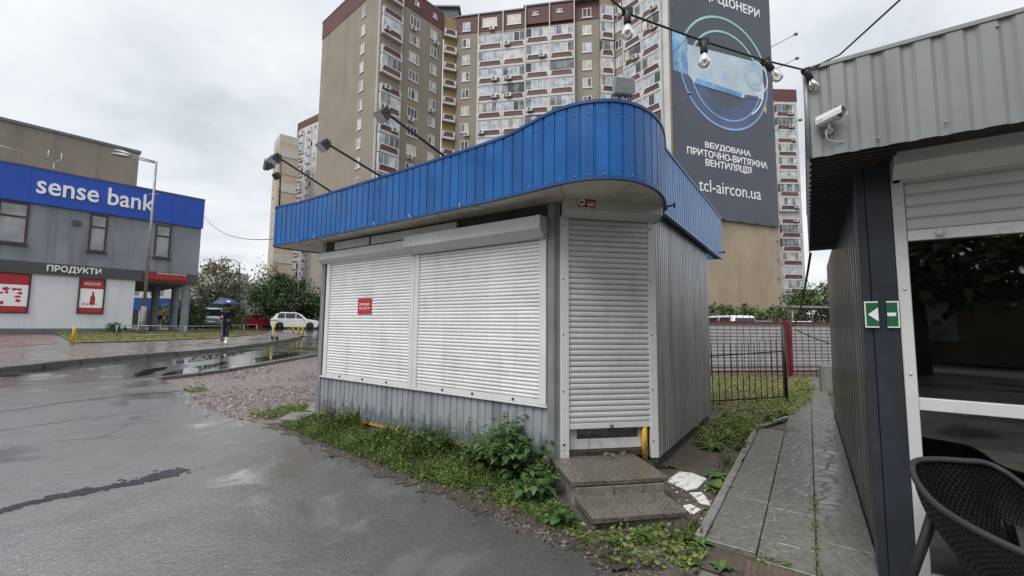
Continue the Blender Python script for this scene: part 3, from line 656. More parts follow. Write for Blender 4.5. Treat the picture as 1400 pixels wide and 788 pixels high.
prof = [(.0,2.78),(-.08,2.78),(-.185,2.84),(-.185,3.0),(0,3.0)]
o = bevel(MB().extr(prof,'x',0.07,1.20).build('door_box',boxm,ki,DLOC,DN),.006,2)
for x in (0.075,1.155): MB().extr([(p[0]*1.03-.001,p[1]) for p in prof],'x',x,x+.04).build('end_cap',boxm,o)
# the glazed door behind, its foot showing under the shutter
dr = link('glazed_door', None, ki, (C1[0],C1[1],0), DN)
mb = MB(); mb.box(.15,.26,.03,.075,.265,2.6); mb.box(.97,1.08,.03,.075,.265,2.6); mb.box(.26,.97,.03,.075,.265,.375); mb.box(.26,.97,.03,.075,1.2,1.3); bevel(mb.build('door_frame',pvc,dr),.006)
MB().box(.26,.97,.048,.056,.375,1.2).build('door_pane',pane_dark,dr)
MB().box(.26,.97,.10,.105,.375,1.2).build('inner_paper',mat('brown paper inside',(0.16,0.12,0.10),0.8,var=0.4,vscale=6),dr)
MB().box(.145,1.08,-.02,.05,.20,.262).build('threshold',mat('dark wet threshold',(0.05,0.04,0.035),0.5,var=0.4,vscale=12),dr)
MB().tube([(1.02,-.005,.14),(1.02,-.005,.51)],.034,12).build('yellow_pipe',yellowp,ki,DLOC,DN)
o = MB().tube([(.36,-.05,.14),(.365,-.05,.48)],.003,5).build('cable_tail',screwm,ki,DLOC,DN)
# canopy
canopy_path = [(-.86,1.3),(-1.0,.7),(-1.09,.25),(-1.14,-.10),(-1.11,-.29),(-.98,-.385),(-.70,-.375),(-.3,-.345),(.45,-.36),(1.4,-.385),(2.3,-.405),(3.2,-.43),(3.9,-.46),(4.4,-.50),(4.7,-.535),(4.95,-.545),(5.15,-.50),(5.33,-.395),(5.46,-.225),(5.53,-.02),(5.555,.2),(5.54,.44),(5.49,.70),(5.43,.95)]
cp3 = [(p.x,p.y) for p in catmull([(a_,b_,0) for a_,b_ in canopy_path],6)]
Ls = [0]
for i in range(1,len(cp3)): Ls.append(Ls[-1]+math.dist(cp3[i],cp3[i-1]))
def s_at(al, mx_=True):
    best = min(range(len(cp3)), key=lambda i: abs(cp3[i][0]-al)+(10 if (cp3[i][1] > -.3 and al < 5.2) else 0)); return Ls[best]
sA, sB, sC = s_at(4.0), s_at(4.85), s_at(1.2)
def ztop(s): return 3.655 - .035*smst(s/sC) + .075*smst((s-sA)/(sB-sA))
ZB = 2.95
can = link('canopy', None, ki); alu_s = mat('pale screw cap',(0.30,0.36,0.46),0.4,metal=0.4)
corrugated(cp3,ZB,3.7,0.135,0.026,0.011,ztop=lambda s: ztop(s)-.004).build('fascia_sheet',blue,can)
def edge_strip(zf, h, proud, name, m):
    mb = MB(); P = [Vector((p[0],p[1],0)) for p in cp3]; k = len(P); vs = []
    for i,p in enumerate(P):
        d = (P[min(i+1,k-1)]-P[max(i-1,0)]).normalized(); nv = Vector((d.y,-d.x,0)); z_ = zf(Ls[i])
        a_ = p+nv*proud; b_ = p-nv*.03
        vs += [(a_.x,a_.y,z_),(a_.x,a_.y,z_+h),(b_.x,b_.y,z_+h),(b_.x,b_.y,z_)]
    mb.add(vs,[(i*4+j,(i+1)*4+j,(i+1)*4+(j+1)%4,i*4+(j+1)%4) for i in range(k-1) for j in range(4)])
    return mb.build(name,m,can)
edge_strip(lambda s: ZB-.004, .030, .006, 'bottom_trim', blue_trim)
edge_strip(lambda s: ztop(s)-.008, .030, .010, 'top_trim', blue_trim)
sof = [(p[0]*.998,p[1]+.008) for p in cp3]+[(5.28,1.0),(5.28,BACK),(-.6,BACK),(-.7,1.3)]
mb = MB(); n_ = len(sof); mb.add([(p[0],p[1],2.962) for p in sof],[tuple(range(n_-1,-1,-1))]); mb.build('soffit',cream,can)
mb = MB(); mb.add([(p[0],p[1],3.56) for p in sof],[tuple(range(n_))]); mb.build('roof_deck',roofm,can)
for q,(x,y) in enumerate(((.1,-.2),(.62,-.24),(3.6,-.28))):
    MB().lathe([(0.0,-.012),(.075,-.012),(.085,0),(.0,.001)],20).build('downlight',boxm,can,(x,y,2.960))
seamm = mat('soffit joint',(0.16,0.15,0.13),0.8)
for x0,y0,x1,y1 in ((4.62,-.02,4.80,-.50),(5.0,.15,5.38,-.1),(3.0,0,3.0,-.40),(1.2,0,1.2,-.36)):
    MB().tube([(x0,y0,2.961),(x1,y1,2.961)],.0025,4).build('board_joint',seamm,can)
scr = MB().lathe([(0,0),(.008,0),(.006,.005),(0,.006)],8).mesh('sheet_screw',alu_s)
for zz in (2.995,3.585):
    for q in range(3,len(cp3)-2,4):
        x,y = cp3[q]; dv = Vector((cp3[q+1][0]-cp3[q-1][0],cp3[q+1][1]-cp3[q-1][1])).normalized(); o = link('sheet_screw',scr,can,(x+dv.y*.001,y-dv.x*.001,zz),math.atan2(dv.y,dv.x)); o.rotation_euler.x = R(90)
# straight band above the side wall
corrugated([(5.40,.92),(5.40,5.05)],2.93,3.735,0.118,0.036,0.016).build('side_fascia',blue_skylit,can)
mb = MB(); mb.box(5.36,5.412,.92,5.06,2.915,2.94); mb.box(5.36,5.412,.92,5.06,3.73,3.752); mb.build('side_trim',blue_skylit,can)
mb = MB(); mb.box(5.26,5.395,.92,5.05,2.945,2.95); mb.build('side_soffit',darkgap,can)
mb = MB(); mb.box(4.9,5.40,5.05,5.06,2.93,3.74); mb.build('rear_fascia',blue_skylit,can)
tie = mat('torn white tie',(0.65,0.65,0.62),0.5)
for al in (.35,1.12,1.9,2.65,3.45,-.2):
    i_ = min(range(len(Ls)), key=lambda i: abs(Ls[i]-s_at(al))); x,y = cp3[i_]
    MB().tube([(x,y-.01,2.985),(x+random.uniform(-.02,.03),y-.035,2.99),(x+random.uniform(-.03,.03),y-.03,2.935)],.004,5).build('tie_scrap',tie,can)
for p in ((5.46,1.05,3.02),(5.43,4.85,3.02)):
    mb = MB(); mb.tube([(p[0]-.05,p[1],p[2]),(p[0]+.04,p[1],p[2]+.01)],.012,6); mb.box(p[0]+.02,p[0]+.05,p[1]-.02,p[1]+.02,p[2]-.02,p[2]+.03); mb.build('bracket_hook',blue_trim,can)
# ---- notices on the kiosk
signred = mat('notice red',(0.46,0.018,0.030),0.45,var=0.1); white = mat('sign white',(0.82,0.82,0.81),0.45,var=0.04)
nb = thing('rent_notice','small red notice with white lettering on the left roller shutter','notice',K(1.19,-.034,1.86),YK)
MB().box(-.165,.165,-.003,.003,-.118,.118).build('panel',signred,nb)
link('lettering',text_mesh('lettering','ОРЕНДА',.07,white,.001,.0012,width=.25,height=.042),nb,(-.125,-.0045,.006))
link('lettering',text_mesh('lettering','093 123 57 76',.05,white,.001,.0008,width=.25,height=.034),nb,(-.125,-.0045,-.048))
al_ = thing('alarm_sticker','red and white alarm sticker on the box above the door shutter','sticker',tuple(K(*Dd(.30,.186,2.925))),YK+DN)
MB().box(-.10,.10,-.003,.002,-.05,.05).build('panel',signred,al_)
mb = MB(); mb.lathe([(0,0),(.042,0)],20); o = mb.build('disc',white,al_,(-.053,-.0045,0)); o.rotation_euler.x = R(90)
mb = MB(); mb.extr([(-.001,-.012),(-.001,.0),(-.001,.006),(-.001,-.006)],'x',-.022,.022); mb.build('eye_mark',screwm,al_,(-.053,-.0055,.002))
MB().box(.008,.088,-.0045,-.003,-.036,-.006).build('white_field',white,al_)
link('lettering',text_mesh('lettering','ОХОРОНА',.03,white,.0005,.0006,width=.08,height=.014),al_,(.008,-.0045,.004))

# ---- floodlights on arms over the canopy
blk = mat('black painted steel',(0.018,0.018,0.020),0.45,var=0.2); lens = mat('flood lens',(0.55,0.56,0.56),0.2,var=0.05); alu = mat('cast aluminium grey',(0.30,0.31,0.32),0.4,metal=0.5,var=0.1)
def floodlight(name, label, al, in0, zb, in1, z1, tilt, big=1.0, yaw=0.0):
    b_ = K(al,in0,zb); t = thing(name,label,'floodlight',b_,YK,'floodlights on the kiosk canopy')
    MB().tube([(0,.30,-.03),(0,0,.0),(0,in1-in0,z1-zb)],.016,8).build('arm',blk,t)
    h = link('lamp_head',None,t,(0,in1-in0-.02,z1-zb)); h.rotation_euler = (tilt,0,yaw)
    s = .085*big
    mb = MB(); mb.cbox((0,-.06,0),(s*1.5,.085,s*1.35)); mb.cbox((0,-.01,0),(s*1.0,.05,s*.9)); 
    for q in range(5): mb.cbox((-s*.5+q*s*.25,.01,0),(.008,.05,s*1.0))
    bevel(mb.build('lamp_body',blk,h),.008)
    MB().cbox((0,-.105,0),(s*1.32,.006,s*1.18)).build('lens',lens,h)
    MB().tube([(-s*.8,-.05,0),(-s*.8,.03,0),(s*.8,.03,0),(s*.8,-.05,0)],.007,6).build('yoke',blk,h)
    return t
floodlight('arm_floodlight','black floodlight on the leftmost canopy arm, beside the lamp post',.65,-.31,3.65,-1.17,3.94,R(60))
floodlight('arm_floodlight','black floodlight on the middle of three canopy arms',1.92,-.36,3.64,-1.20,3.82,R(55))
floodlight('arm_floodlight','black floodlight on the rightmost and highest-standing canopy arm',3.16,-.36,3.64,-1.29,3.82,R(55))
lf = thing('post_floodlight','grey floodlight with two black spots on a thin post at the left canopy end','floodlight',K(-1.03,-.30,3.64),YK,'floodlights on the kiosk canopy')
MB().tube([(0,0,0),(.02,-.03,.9)],.014,8).build('post',blk,lf)
for z_,tx in ((.60,R(40)),):
    h = bevel(MB().cbox((0,0,0),(.12,.10,.12)).build('spot',blk,lf,(-.02,-.07,z_)),.02,2); h.rotation_euler.x = tx
h = link('flood_head',None,lf,(-.24,-.10,.88)); h.rotation_euler = (R(-52),R(-18),R(-20))
mb = MB(); mb.cbox((0,0,0),(.30,.05,.22)); 
for q in range(6): mb.cbox((-.12+q*.048,.04,0),(.008,.04,.18))
bevel(mb.build('flood_body',alu,h),.01); MB().cbox((0,-.028,0),(.27,.006,.19)).build('lens',lens,h)
MB().tube([(-.02,-.02,.86),(-.10,-.06,.88)],.012,6).build('yoke',blk,lf)
cf = thing('corner_floodlight','square grey floodlight on the canopy corner above the door','floodlight',K(5.33,-.20,3.69),YK,'floodlights on the kiosk canopy')
mb = MB(); mb.cbox((0,0,.07),(.05,.06,.16)); mb.build('bracket',alu,cf)
MB().tube([(0,0,.02),(.05,.02,.10),(.09,.0,.2)],.010,6).build('stay',alu,cf)
h = link('flood_head',None,cf,(.02,-.02,.22)); h.rotation_euler = (R(8),R(4),R(38))
bevel(MB().cbox((0,0,0),(.20,.07,.17)).build('flood_body',alu,h),.008); MB().cbox((0,-.038,0),(.165,.006,.135)).build('lens',mat('dull flood lens',(0.22,0.23,0.24),0.25,var=0.2,vscale=20),h)

# ---- steps in front of the kiosk door
stepm = wet_ground('wet step tile',(0.13,0.117,0.10),0.34,bscale=60,bstr=0.2,patch=0.5)
st = thing('door_steps','two worn brown tiled concrete steps below the kiosk door','steps',K(C1[0],C1[1]),YK+DN)
def frag(poly, z0, z1, name, m): o = MB().prism(poly,z0,z1).build(name,m,st); bevel(o,.0025); return o
frag([(-.04,0.04),(.88,0.04),(.84,-.72),(-.02,-.70)],-.05,.175,'upper_core',conc)
frag([(0.02,-.60),(.80,-.60),(.78,-1.16),(0.0,-1.12)],-.05,.06,'lower_core',conc)
for i,(u0,u1) in enumerate(((-.055,.272),(.2735,.602),(.6035,.885))):
    frag([(u0,.03),(u1,.03),(u1,-.333),(u0,-.333)],.176,.215+random.uniform(-.004,.004),'step_tile',stepm)
    frag([(u0,-.3345),(u1,-.3345),(u1-.004,-.738),(u0,-.735)],.176,.216+random.uniform(-.004,.004),'step_tile',stepm)
bk = mat('pale broken riser block',(0.20,0.185,0.16),0.6,var=0.3,vscale=14,bump=0.8,bscale=50)
for u0,u1 in ((-.02,.34),(.35,.62),(.63,.83)): frag([(u0,-.70),(u1,-.70),(u1,-.745),(u0,-.742)],.065,.165,'riser_block',bk)
for i in range(4):
    u0 = -.03+i*.21; u1 = u0+.2085
    frag([(u0,-.745),(u1,-.745),(u1-.002,-.953),(u0,-.953)],.061,.096+random.uniform(-.004,.004),'step_tile',stepm)
    frag([(u0,-.9545),(u1-.002,-.9545),(u1-.003,-1.19+.006*i),(u0,-1.19)],.061,.097+random.uniform(-.004,.004),'step_tile',stepm)
for i in range(7):
    o = MB().cbox((0,0,0),(random.uniform(.03,.07),random.uniform(.02,.05),.025)).build('rubble',bk,st,(random.uniform(.4,.85),random.uniform(-.12,.02),.232),random.uniform(0,3))

# ---- broken insulation boards on the soil, concrete slabs by the left post
foam = mat('dirty white foam',(0.70,0.69,0.66),0.7,var=0.10,vscale=14,bump=0.5,bscale=60,stain=((0.15,0.135,0.115),16,0.56,0.08,0.9))
for lab,pts in (('largest broken white foam board beside the door steps',[(5.47,.57),(5.50,.95),(5.63,.99),(5.79,.90),(5.77,.55),(5.70,.42),(5.58,.50)]),
                ('jagged middle piece of white foam board by the steps',[(5.73,.37),(5.82,.46),(5.88,.36),(5.95,.19),(5.86,.18),(5.80,.28)]),
                ('smallest scrap of white foam nearest the lower step',[(5.75,.03),(5.80,.10),(5.90,.04),(5.87,-.08),(5.80,-.06)])):
    q = K(pts[0][0],pts[0][1]); o = MB().prism([(a_-pts[0][0],b_-pts[0][1]) for a_,b_ in pts],0.001,.022).build('foam_board',foam,None,q,YK); bevel(o,.006,2)
    o.rotation_euler.x = R(random.uniform(-2,2)); tag(o,lab,'foam board','broken foam boards by the steps')
crumbs = []
for _ in range(70):
    q = K(random.uniform(5.5,6.0),random.uniform(-.15,1.0)); crumbs.append((q.x,q.y,.004))
PEB = ('white foam crumbs scattered around the broken boards','crumbs')
pebbles('foam_crumbs',crumbs,.004,.014,foam)
for lab,pts,z1 in (('long grey concrete slab lying by the left kiosk post',[(-.30,-.46),(.02,-.30),(-.20,.12),(-.62,-.08)],.07),
                ('upper grey concrete slab behind the left kiosk post',[(-.50,.08),(-.06,.18),(-.35,.62),(-1.0,.50)],.10)):
    q = K(pts[0][0],pts[0][1]); o = MB().prism([(a_-pts[0][0],b_-pts[0][1]) for a_,b_ in pts],-.03,z1).build('concrete_slab',conc,None,q,YK); bevel(o,.012); o.rotation_euler.x = R(1.5); tag(o,lab,'slab')
# ================================================================== SHOP ON THE RIGHT
fasc = mat('grey fascia sheet',(0.245,0.255,0.255),0.40,metal=0.15,var=0.10,vscale=2.5,streak=((0.16,0.165,0.165),6,0.52,0.5),bump=0.12,bscale=6)
navy = mat('navy painted steel',(0.028,0.034,0.045),0.38,var=0.25,vscale=4,streak=((0.075,0.085,0.10),9,0.60,0.5),bump=0.15,bscale=15)
dkside = mat('dark grey side sheet',(0.20,0.21,0.225),0.26,metal=0.7,var=0.2,vscale=3,streak=((0.05,0.055,0.06),8,0.5,0.6))
frame_w = mat('white window profile',(0.60,0.61,0.60),0.36,var=0.05,vscale=4,stain=((0.42,0.41,0.39),6,0.6,0.1,0.5))
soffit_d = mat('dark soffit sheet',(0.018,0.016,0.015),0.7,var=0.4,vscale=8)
shopglass = glass_mat('shop pane',(0.62,0.62,0.58))
interior = mat('dim shop interior',(0.22,0.19,0.15),0.8,var=0.4,vscale=2)
SO = K(7.06,-.42); sp_ = thing('corner_shop','low grey shop with ribbed fascia, half-lowered shutter and tall dark windows','shop',SO,YK)
# local: x = al-7.06, y = in+0.42
bevel(MB().box(-.03,.02,-.005,.16,0,2.74).build('corner_post',navy,sp_),.004)
bevel(MB().box(.022,.150,-.012,.05,0,2.74).build('corner_post',navy,sp_),.004)
mb = corrugated([(0.0,6.3),(0.0,.16)],0.02,2.76,0.20,0.105,0.028); mb.build('side_cladding',dkside,sp_)
MB().box(-.005,.03,.16,6.3,0.0,.06).build('base_angle',navy,sp_)
bevel(MB().box(.152,.212,-.02,.05,0,2.56).build('window_post',frame_w,sp_),.004)
mb = MB(); mb.box(.212,4.6,-.012,.045,1.10,1.175); bevel(mb.build('transom',frame_w,sp_),.004)
mb = MB(); mb.box(.212,4.6,-.012,.045,.06,.135); bevel(mb.build('bottom_rail',frame_w,sp_),.004)
mb = MB(); mb.box(1.55,1.63,-.014,.047,.06,2.2); bevel(mb.build('window_post',frame_w,sp_),.004)
for x0,x1 in ((.212,1.55),(1.63,4.6)):
    MB().box(x0,x1,.015,.021,.135,1.10).build('pane',shopglass,sp_); MB().box(x0,x1,.015,.021,1.175,2.3).build('pane',shopglass,sp_)
MB().box(.15,4.6,0.0,.06,0,.06).build('plinth',navy,sp_)
for x,zs in ((.182,(.35,.8,1.32,1.85,2.4)),):
    for z_ in zs:
        o = MB().lathe([(0,0),(.010,0),(.007,.006),(0,.007)],8).build('screw',frame_w,sp_,(x,-.021,z_)); o.rotation_euler.x = R(90)
shs = shutter('half_shutter',.215,4.6,2.155,2.62,0.077,mat('pale grey shutter slat',(0.56,0.565,0.555),0.42,var=0.05,vscale=2),sp_,-.012,.07)
o = MB().lathe([(0,0),(.022,0),(.022,.02),(0,.024)],12).build('bar_knob',frame_w,shs,(.36,-.022,2.19)); o.rotation_euler.x = R(90)
shutter_box(.150,4.65,2.54,2.735,.17,sp_,y=-.014)
# interior
mb = MB(); mb.quad((.05,2.8,0),(4.6,2.8,0),(4.6,2.8,2.7),(.05,2.8,2.7)); mb.quad((.05,.06,0.03),(4.6,.06,.03),(4.6,2.8,.03),(.05,2.8,.03)); mb.quad((.05,.06,2.7),(.05,2.8,2.7),(4.6,2.8,2.7),(4.6,.06,2.7)); mb.quad((.05,.06,0),(.05,2.8,0),(.05,2.8,2.7),(.05,.06,2.7)); mb.quad((4.6,.06,0),(4.6,2.8,0),(4.6,2.8,2.7),(4.6,.06,2.7))
mb.build('inner_room',interior,sp_)
mb = MB(); mb.box(.6,1.5,.5,1.1,.03,.48); mb.box(.6,1.5,1.0,1.12,.48,.95); bevel(mb.build('red_sofa',mat('dark red cloth',(0.10,0.012,0.02),0.8),sp_),.04,2)
# roof, fascia and soffit: edges at al 6.78, front at in -0.90
fx = 6.78-7.06; fy = -.90+.42
corrugated([(fx,fy),(4.7,fy)],2.652,3.235,0.128,0.068,0.012).build('fascia_sheet',fasc,sp_)
corrugated([(fx,3.72),(fx,fy)],2.66,3.235,0.128,0.068,0.012).build('side_fascia',fasc,sp_)
mb = MB(); mb.box(fx-.006,fx+.03,fy-.006,3.72,3.222,3.245); mb.box(fx+.03,4.7,fy-.006,fy+.03,3.222,3.245); mb.build('top_cap',fasc,sp_)
mb = MB(); mb.tube([(fx,fy,2.652),(fx,fy,3.24)],.014,8); mb.build('corner_trim',fasc,sp_)
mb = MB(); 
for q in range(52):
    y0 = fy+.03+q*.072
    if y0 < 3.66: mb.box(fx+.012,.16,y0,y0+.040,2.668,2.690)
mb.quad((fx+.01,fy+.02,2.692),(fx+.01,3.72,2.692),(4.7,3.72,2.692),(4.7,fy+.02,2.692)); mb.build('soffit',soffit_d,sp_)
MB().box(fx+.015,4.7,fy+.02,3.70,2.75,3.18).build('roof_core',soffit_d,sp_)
MB().box(0.05,4.7,3.75,6.3,2.70,2.80).build('rear_roof',soffit_d,sp_)
for x,z_ in ((.55,3.18),(.05,2.70),(.33,2.72),(.86,3.19),(1.2,2.73),(-.13,2.95)):
    o = MB().lathe([(0,0),(.008,0),(.006,.006),(0,.007)],8).build('sheet_screw',alu,sp_,(x,fy-.002,z_)); o.rotation_euler.x = R(90)
# exit sign: two green halves on either side of the post joint
grn = mat('exit sign green',(0.012,0.115,0.045),0.4,var=0.12)
ex = thing('exit_sign','green emergency exit sign with a white arrow on the navy post','sign',K(7.10,-.445,1.69),YK)
MB().box(-.062,.008,-.003,0,-.085,.085).build('panel',white,ex); MB().box(.048,.108,-.003,.0,-.085,.085).build('panel',white,ex)
MB().box(-.055,.008,-.0045,-.003,-.076,.076).build('green_field',grn,ex); MB().box(.048,.101,-.0045,-.003,-.076,.076).build('green_field',grn,ex)
mb = MB(); mb.add([(-.046,-.006,0),(.006,-.006,-.045),(.006,-.006,.045)],[(0,1,2)]); mb.box(.050,.092,-.0065,-.0045,-.011,.011); mb.build('arrow',white,ex)
# surveillance camera
wplast = mat('camera housing white',(0.62,0.63,0.62),0.35,var=0.05,stain=((0.35,0.34,0.31),18,0.6,0.1,0.4))
cc = thing('security_camera','white bullet security camera on the grey ribbed fascia corner','security camera',K(6.885,-.905,2.80),YK); cc.scale = (.62,.62,.62)
mb = MB(); mb.lathe([(0,0),(.035,0),(.035,.012),(.02,.016),(0,.016)],16); o = mb.build('wall_plate',wplast,cc,(0,0,0)); o.rotation_euler.x = R(90)
MB().tube([(0,-.01,0),(0,-.05,.005),(0,-.06,.03),(0,-.06,.07)],.013,8).build('bracket',wplast,cc)
h = link('housing',None,cc,(0.01,-.075,.105)); h.rotation_euler = (R(0),R(-6),R(-30))
mb = MB(); mb.extr([(-.046,-.046),(.046,-.046),(.050,.0),(.034,.042),(-.034,.042),(-.050,.0)],'x',-.10,.075); bevel(mb.build('body',wplast,h),.006,2)
mb = MB(); mb.extr([(-.056,-.03),(-.054,.01),(-.036,.052),(.036,.052),(.054,.01),(.056,-.03),(.052,-.03),(.050,.01),(.033,.047),(-.033,.047),(-.050,.01),(-.052,-.03)],'x',-.105,.125); mb.build('sunshield',wplast,h)
MB().cbox((.077,0,-.002),(.004,.078,.070)).build('glass_front',mat('black glass',(0.01,0.01,0.012),0.08),h)
link('lettering',text_mesh('lettering','BSP SEC',.02,mat('blue print',(0.10,0.25,0.42),0.5),.0003,.0004,width=.055,height=.010),h,(-.092,-.0575,-.012))
MB().tube([(0,-.03,.02),(-.03,-.06,-.03),(-.02,-.03,-.09),(.04,-.02,-.125),(.10,.0,-.135),(.14,.04,-.12)],.005,6).build('cable',wplast,cc)

# ---- woven armchair by the shop window
weave = mat('black woven plastic',(0.016,0.016,0.018),0.42,var=0.2,vscale=30,bump=0.2,bscale=150); rimm = mat('black plastic rim',(0.030,0.030,0.033),0.48,var=0.15)
CH = Vector((2.62,2.05,0)); ch = thing('woven_armchair','black woven plastic armchair in front of the shop window','armchair',CH,0)
# rim curve: left arm front -> back corner -> top of back -> right corner -> right arm (height in metres), seen from behind-left
rimP = catmull([Vector(p)-CH for p in ((2.18,1.52,.70),(2.10,1.66,.705),(2.06,1.80,.71),(2.055,1.98,.722),(2.09,2.17,.745),(2.16,2.34,.80),(2.235,2.425,.862),(2.36,2.44,.875),(2.50,2.415,.876),(2.60,2.395,.872),(2.655,2.345,.835),(2.70,2.29,.775),(2.76,2.21,.735),(2.83,2.08,.715),(2.90,1.93,.71),(2.95,1.80,.705))],6)
cen = Vector((2.56,1.98,0))-CH
seatz = .46
NR = len(rimP)
def shell(i, t):
    p = rimP[i]; q = cen + (p-cen)*.74; q.z = seatz
    r_ = p.lerp(q,t); bul = math.sin(t*math.pi)*.03; d = (p-cen); d.z = 0; d.normalize()
    return r_ + d*bul
MB().tube(rimP,.016,8).build('rim',rimm,ch)
mb = MB(); NT = 22; SUB = 3
# woven strips: every cell of the shell is a small raised pillow with gaps between
fine_r = []
for i in range(NR-1):
    for k in range(SUB): fine_r.append((i,k/SUB))
def sh_pt(ii, t):
    i,fr = fine_r[min(ii,len(fine_r)-1)]; return shell(i,t).lerp(shell(min(i+1,NR-1),t),fr)
for ii in range(0,len(fine_r)-1):
    for k in range(NT):
        off = .5 if (k%2) else 0
        hole_c = (ii/len(fine_r) > .60 and ii/len(fine_r) < .80 and k >= NT-7 and k < NT-1)
        if hole_c: continue
        t0 = k/NT; t1 = (k+1)/NT
        a_ = sh_pt(ii,t0); b_ = sh_pt(ii+1,t0); c_ = sh_pt(ii+1,t1); d_ = sh_pt(ii,t1)
        nv = (b_-a_).cross(d_-a_).normalized(); m_ = (a_+b_+c_+d_)/4
        sg = .006 if ((ii//2+k)%2) else .0015
        e = [m_+(p-m_)*.86+nv*sg for p in (a_,b_,c_,d_)]; e2 = [m_+(p-m_)*.98-nv*.002 for p in (a_,b_,c_,d_)]
        mb.add(e2+e,[(4,5,6,7),(0,1,5,4),(1,2,6,5),(2,3,7,6),(3,0,4,7)]); 
mb.build('woven_shell',weave,ch)
mb = MB(); ring = [shell(i,1.0) for i in range(NR)]; mb.add([(p.x,p.y,seatz) for p in ring]+[(p.x,p.y,seatz-.035) for p in ring],[tuple(range(NR-1,-1,-1)),tuple(range(NR,2*NR))]+[(i,i+1,NR+i+1,NR+i) for i in range(NR-1)]+[(NR-1,0,NR,2*NR-1)]); mb.build('seat',weave,ch)
pd_ = MB(); pd_.lathe([(0,0),(.17,0),(.19,.012),(.185,.026),(.15,.034),(0,.036)],24); o = pd_.build('seat_pad',mat('beige seat pad',(0.30,0.27,0.20),0.7,var=0.12,vscale=12),ch,(cen.x+.03,cen.y+.0,seatz+.002)); o.scale = (1.15,1.0,1)
for p,q in (((2.27,2.36,.64),(2.19,2.52,.03)),((2.70,2.22,.46),(2.82,2.34,.03)),((2.26,1.66,.46),(2.16,1.56,.03)),((2.84,1.80,.46),(2.96,1.70,.03))):
    MB().tube([Vector(p)-CH,Vector(q)-CH],[.026,.019],8).build('leg',rimm,ch)

# ================================================================== FENCES BEHIND
blackiron = mat('black iron',(0.014,0.014,0.015),0.5,var=0.3); redp = mat('dark red paint',(0.16,0.011,0.017),0.5,var=0.25,vscale=6,stain=((0.06,0.02,0.015),12,0.58,0.08,0.7))
whsheet = mat('pale ribbed fence sheet',(0.42,0.405,0.395),0.45,var=0.08,vscale=2,stain=((0.32,0.30,0.27),3,0.55,0.12,0.6))
g0 = K(5.15,5.0); g1 = K(6.30,6.6); gd = g1-g0; gl = gd.length; gang = math.atan2(gd.y,gd.x)
gt = thing('iron_gate','leaning black iron bar gate between the kiosk and the path','gate',g0,gang)
MB().tube([(gl,0,-.05),(gl-.02,0,1.62)],.035,8).build('gate_post',blackiron,gt)
mb = MB(); mb.box(-.02,gl,-.012,.012,.16,.185); MB_ = mb.build('bottom_rail',blackiron,gt)
o = MB().box(-.02,gl,-.012,.012,1.02,1.045).build('top_rail',blackiron,gt); o.rotation_euler.y = R(-2)
bar = MB().tube([(0,0,.08),(0,0,1.26)],.008,6).mesh('bar',blackiron)
n_ = 13
for q in range(n_): 
    o = link('bar',bar,gt,(.04+q*(gl-.10)/(n_-1),0.012,q*.006)); o.rotation_euler.y = R(random.uniform(-1.2,1.2))
f0 = Vector((7.0,13.6,0)); 
def ribbed_fence(name, label, a_, b_, panels):
    d = b_-a_; ln = d.length; f_ = thing(name,label,'fence',a_,math.atan2(d.y,d.x))
    pl = ln/panels
    zs = [.17+q*.1155 for q in range(14)]
    for q in range(panels):
        mb = MB(); prof = []
        for z_ in zs: prof += [(0,z_),(0,z_+.085),(-.018,z_+.093),(-.018,z_+.108)]
        k = len(prof); vs = [(q*pl+.02,p[0],p[1]) for p in prof]+[((q+1)*pl-.02,p[0],p[1]) for p in prof]
        mb.add(vs,[(i,k+i,k+i+1,i+1) for i in range(k-1)]); mb.build('ribbed_sheet',whsheet,f_)
        mb = MB(); mb.box(q*pl,(q+1)*pl,-.04,.02,1.74,1.80); mb.build('top_rail',redp,f_); mb = MB(); mb.box(q*pl,(q+1)*pl,-.03,.02,.10,.165); mb.build('bottom_rail',redp,f_)
    for q in range(panels+1): MB().box(q*pl-.06,q*pl+.06,-.055,.03,-.1,1.86).build('fence_post',redp,f_)
    return f_
fa = Vector((1.2,13.4,0)); fb = Vector((9.3,14.5,0)); fc = Vector((17.4,15.6,0))
ribbed_fence('sheet_fence','pale ribbed sheet fence with dark red rails behind the kiosk', fa, fb, 2)
ribbed_fence('sheet_fence','pale ribbed sheet fence with dark red rails right of the red post', fb+Vector((.14,.02,0)), fc, 3)
d_ = (fc-fa).normalized(); nb_ = int((fc-fa).length/.235)
gr = thing('bar_fence','tall thin black bar fence standing in front of the ribbed sheets','fence',fa+Vector((.1,-.30,0)),math.atan2(d_.y,d_.x))
bar2 = MB().tube([(0,0,0),(0,0,2.02)],.009,5).mesh('bar',blackiron)
for q in range(nb_): link('bar',bar2,gr,(q*.235,0,0))
for z_ in (.30,1.66): MB().box(0,(fc-fa).length,-.01,.01,z_,z_+.03).build('rail',blackiron,gr)
# grey wooden stump post by the path end
sm_ = MB(); sm_.lathe([(0,0),(.17,0),(.165,.35),(.155,.66),(.15,.685),(0,.69)],10)
stp = thing('post_stump','grey weathered square post stump at the end of the path','stump',K(7.02,9.05),YK+.2)
bevel(MB().prism([(-.10,-.13),(.12,-.12),(.13,.12),(-.11,.13)],-.02,.69).build('stump',mat('weathered timber',(0.20,0.195,0.18),0.75,var=0.2,vscale=3,stretch=(8,8,.6),stain=((0.08,0.075,0.065),5,0.55,0.1,0.7)),stp),.02)
MB().box(.135,.24,-.10,.10,-.02,.50).build('side_board',mat('dark board',(0.06,0.055,0.05),0.8,var=0.3),stp)

